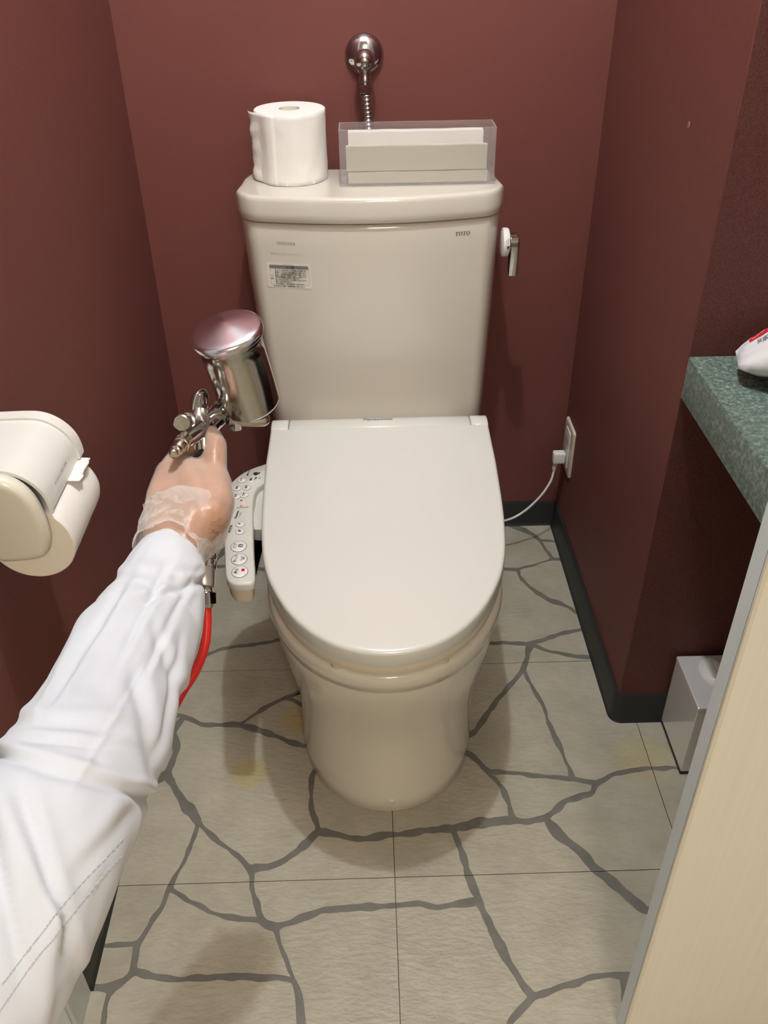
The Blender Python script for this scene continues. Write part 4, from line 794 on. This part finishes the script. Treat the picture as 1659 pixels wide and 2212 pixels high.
for i, (px, py, d, r) in enumerate(cc):
    c = A(px, py, d); p_, q_ = cc[max(i-1, 0)], cc[min(i+1, len(cc)-1)]; dd = (A(*q_[:3])-A(*p_[:3])).normalized()
    view = (CP-c).normalized(); y = (view-dd*view.dot(dd)).normalized(); x = dd.cross(y); x = -x if x.dot(RT) < 0 else x; ring = []
    u = i/(len(cc)-1)
    for j in range(160):
        a = 2*math.pi*j/160; ca, sa = math.cos(a), math.sin(a)
        w_ = (.0022*(1-abs(math.sin(u*9+ca*2.2+1.6*noise.noise(V((ca*2, sa*2, u*2))))))+.0020*noise.noise(V((ca*4, sa*4, u*5)))+.0009*noise.noise(V((ca*12, sa*12, u*9))))*min(1, u*2.5)+.0012*u
        rr = r*d*GS/FPX
        ring.append(c+x*ca*(rr*1.0+w_)+y*sa*(rr*.74+w_)+dd*u*u*(.026*max(0, ca-.2)**1.5-.010*max(0, sa)*(1-max(0, ca))+.003*math.sin(a*6)))
    rings.append(ring)
ringmesh(bm, rings, False, False); o = obj('glove_cuff', bm, M_['film'], person, True, 180)
bm = BM(); tb(bm, rings[-1]+[rings[-1][0]], .0007, 6); obj('cuff_bead', bm, M_['film'], person)

# sleeve
SL = [(372, 1196, .838, 62), (362, 1222, .822, 76), (343, 1285, .795, 96), (322, 1340, .765, 112), (292, 1400, .725, 126), (252, 1488, .672, 138), (206, 1590, .610, 156), (164, 1672, .560, 170), (128, 1745, .525, 178), (80, 1835, .490, 190), (5, 2000, .455, 202), (-110, 2180, .425, 214), (-290, 2400, .40, 235), (-520, 2640, .38, 262)]
SL = [(a.x, a.y, a.z, b.x) for a, b in zip(cat([V(c[:3]) for c in SL], 14), cat([V((c[3], 0, 0)) for c in SL], 14))]
bm = BM(); rings = []; NS = len(SL); NA = 176
def crease(px, py, x0, y0, x1, y1, wpx, dep, asym=0):
    dep *= 1.0; asym *= .8   # a fold running along a line of the cloth, d<0 groove
    dx, dy = x1-x0, y1-y0; L_ = math.hypot(dx, dy); t_ = ((px-x0)*dx+(py-y0)*dy)/L_/L_; s = ((px-x0)*dy-(py-y0)*dx)/L_
    e = 1 if 0 <= t_ <= 1 else math.exp(-((min(abs(t_), abs(t_-1))*L_/60)**2)); q = s/wpx
    return dep*e*math.exp(-q*q)+(asym*e*math.exp(-((q-1.6)/1.2)**2) if asym else 0)
FOLDS = [  # x0, y0, x1, y1, width px, depth m, shoulder m
 (0, 1628, 320, 1722, 13, -.0050, .0035), (330, 1290, 425, 1262, 9, -.0035, .0025), (235, 1250, 400, 1238, 10, -.0020, .0022), (360, 1262, 405, 1255, 10, -.003, .002),
 (366, 1350, 180, 1668, 6, .0013, 0), (372, 1345, 300, 1460, 12, -.0022, 0), (340, 1260, 285, 1370, 9, -.0020, .0015), (250, 1290, 130, 1480, 12, -.0028, .0028),
 (300, 1500, 330, 1640, 16, -.0028, .003), (350, 1400, 390, 1500, 12, -.002, .002), (70, 1560, 230, 1570, 14, -.0022, .0026), (90, 1600, 210, 1612, 9, -.0022, .0018),
 (380, 1440, 350, 1580, 8, -.0022, .0018), (20, 1760, 110, 1990, 22, .0050, 0), (60, 1760, 150, 2050, 16, -.004, .003), (-20, 1800, 40, 2050, 16, -.0045, .0035), (110, 2000, 90, 2212, 20, .0035, 0), (220, 1830, 300, 1740, 20, -.002, .002), (215, 1260, 100, 1500, 8, .002, 0), (395, 1290, 330, 1420, 7, -.0015, .0015)]
for i, (px, py, d, r) in enumerate(SL):
    c = A(px, py, d); a_, b_ = SL[max(i-1, 0)], SL[min(i+1, NS-1)]; dd = (A(*b_[:3])-A(*a_[:3])).normalized()
    view = (CP-c).normalized(); y = (view-dd*view.dot(dd)).normalized(); x = dd.cross(y)*-1; x = -x if x.dot(RT) < 0 else x; ring = []; u = i/NS
    rr = r*d*GS/FPX
    for j in range(NA):
        a = 2*math.pi*j/NA; ca, sa = math.cos(a), math.sin(a); p = c+x*ca*rr+y*sa*rr*.88
        w_ = .0016*noise.noise(V((ca*1.6, sa*1.6, u*8)))+.0010*noise.noise(V((ca*3+9, sa*3, u*22)))
        if sa > -.25:
            q = p-CP; zc = q.dot(FW); ppx = IW/2+FPX*q.dot(RT)/zc; ppy = IH/2-FPX*q.dot(UP)/zc
            k = min(1, (sa+.25)/.3)
            for f in FOLDS: w_ += k*crease(ppx, ppy, *f)*min(1, d/.75+.1)
        if i < 20: w_ *= min(1, max(0, (i-4)/12))
        if i < 46: w_ += .0014*min(1, (46-i)/1.5)-.0010*math.exp(-((i-46)/1.5)**2)-.0006*math.exp(-((i-5)/1.2)**2)
        n_ = (x*ca+y*sa*.88).normalized(); edge = -dd*(.010*max(0, -ca)+.0*ca)*max(0, 1-i/10)
        ring.append(p+n_*w_+edge)
    rings.append(ring)
ringmesh(bm, rings, False, False); sleeve = obj('sleeve', bm, M_['cloth'], person, True, 180)
tree = BVHTree.FromPolygons([v.co[:] for v in sleeve.data.vertices], [p.vertices[:] for p in sleeve.data.polygons])
sm_ = sleeve.modifiers.new('thickness', 'SOLIDIFY'); sm_.thickness = .0016; sm_.offset = -1
def onsleeve(px, py):
    h = tree.ray_cast(CP, ray(px, py).normalized()); return h[0]+h[1]*(-.0002 if h[1].dot(FW) > 0 else .0002) if h[0] else None
bm = BM(); L1 = [(266, 1812), (220, 1862), (170, 1915), (125, 1968), (95, 2010), (72, 2038), (40, 2080), (5, 2125)]; L2 = [(262, 1850), (225, 1890), (180, 1945), (140, 1995), (112, 2032), (85, 2062), (50, 2110), (15, 2160), (-5, 2190)]
for L_ in (L1, L2):
    P_ = cat([V((a, b, 0)) for a, b in L_], 14)
    for i in range(0, len(P_)-2, 3):
        q = [onsleeve(P_[k].x, P_[k].y) for k in (i, i+1, i+2)]
        if all(q): tb(bm, q, .00028, 5)
obj('stitching', bm, M_['stitch'], person)
# short hairs on the skin over the thumb base
bpy.context.view_layer.update()
_e = hand.evaluated_get(bpy.context.evaluated_depsgraph_get()); _m2 = _e.to_mesh()
ht = BVHTree.FromPolygons([v.co[:] for v in _m2.vertices], [p.vertices[:] for p in _m2.polygons]); _e.to_mesh_clear()
bm = BM()
for k in range(26):
    px, py = random.uniform(448, 488), random.uniform(1122, 1166); ln = random.uniform(8, 20); an = random.uniform(-.6, .5)
    q = []
    for t_ in (0, .5, 1):
        x_, y_ = px+ln*t_*math.cos(an), py+ln*t_*math.sin(an)-2*t_*t_; h = ht.ray_cast(CP, ray(x_, y_).normalized())
        if h[0]: q.append(h[0]+(CP-h[0]).normalized()*.0016)
    if len(q) == 3: tube(bm, q, .00010, 4)
hs_ = obj('hair', bm, mat('dark_hair', (.10, .05, .035), .5), person); hs_['kind'] = 'stuff'
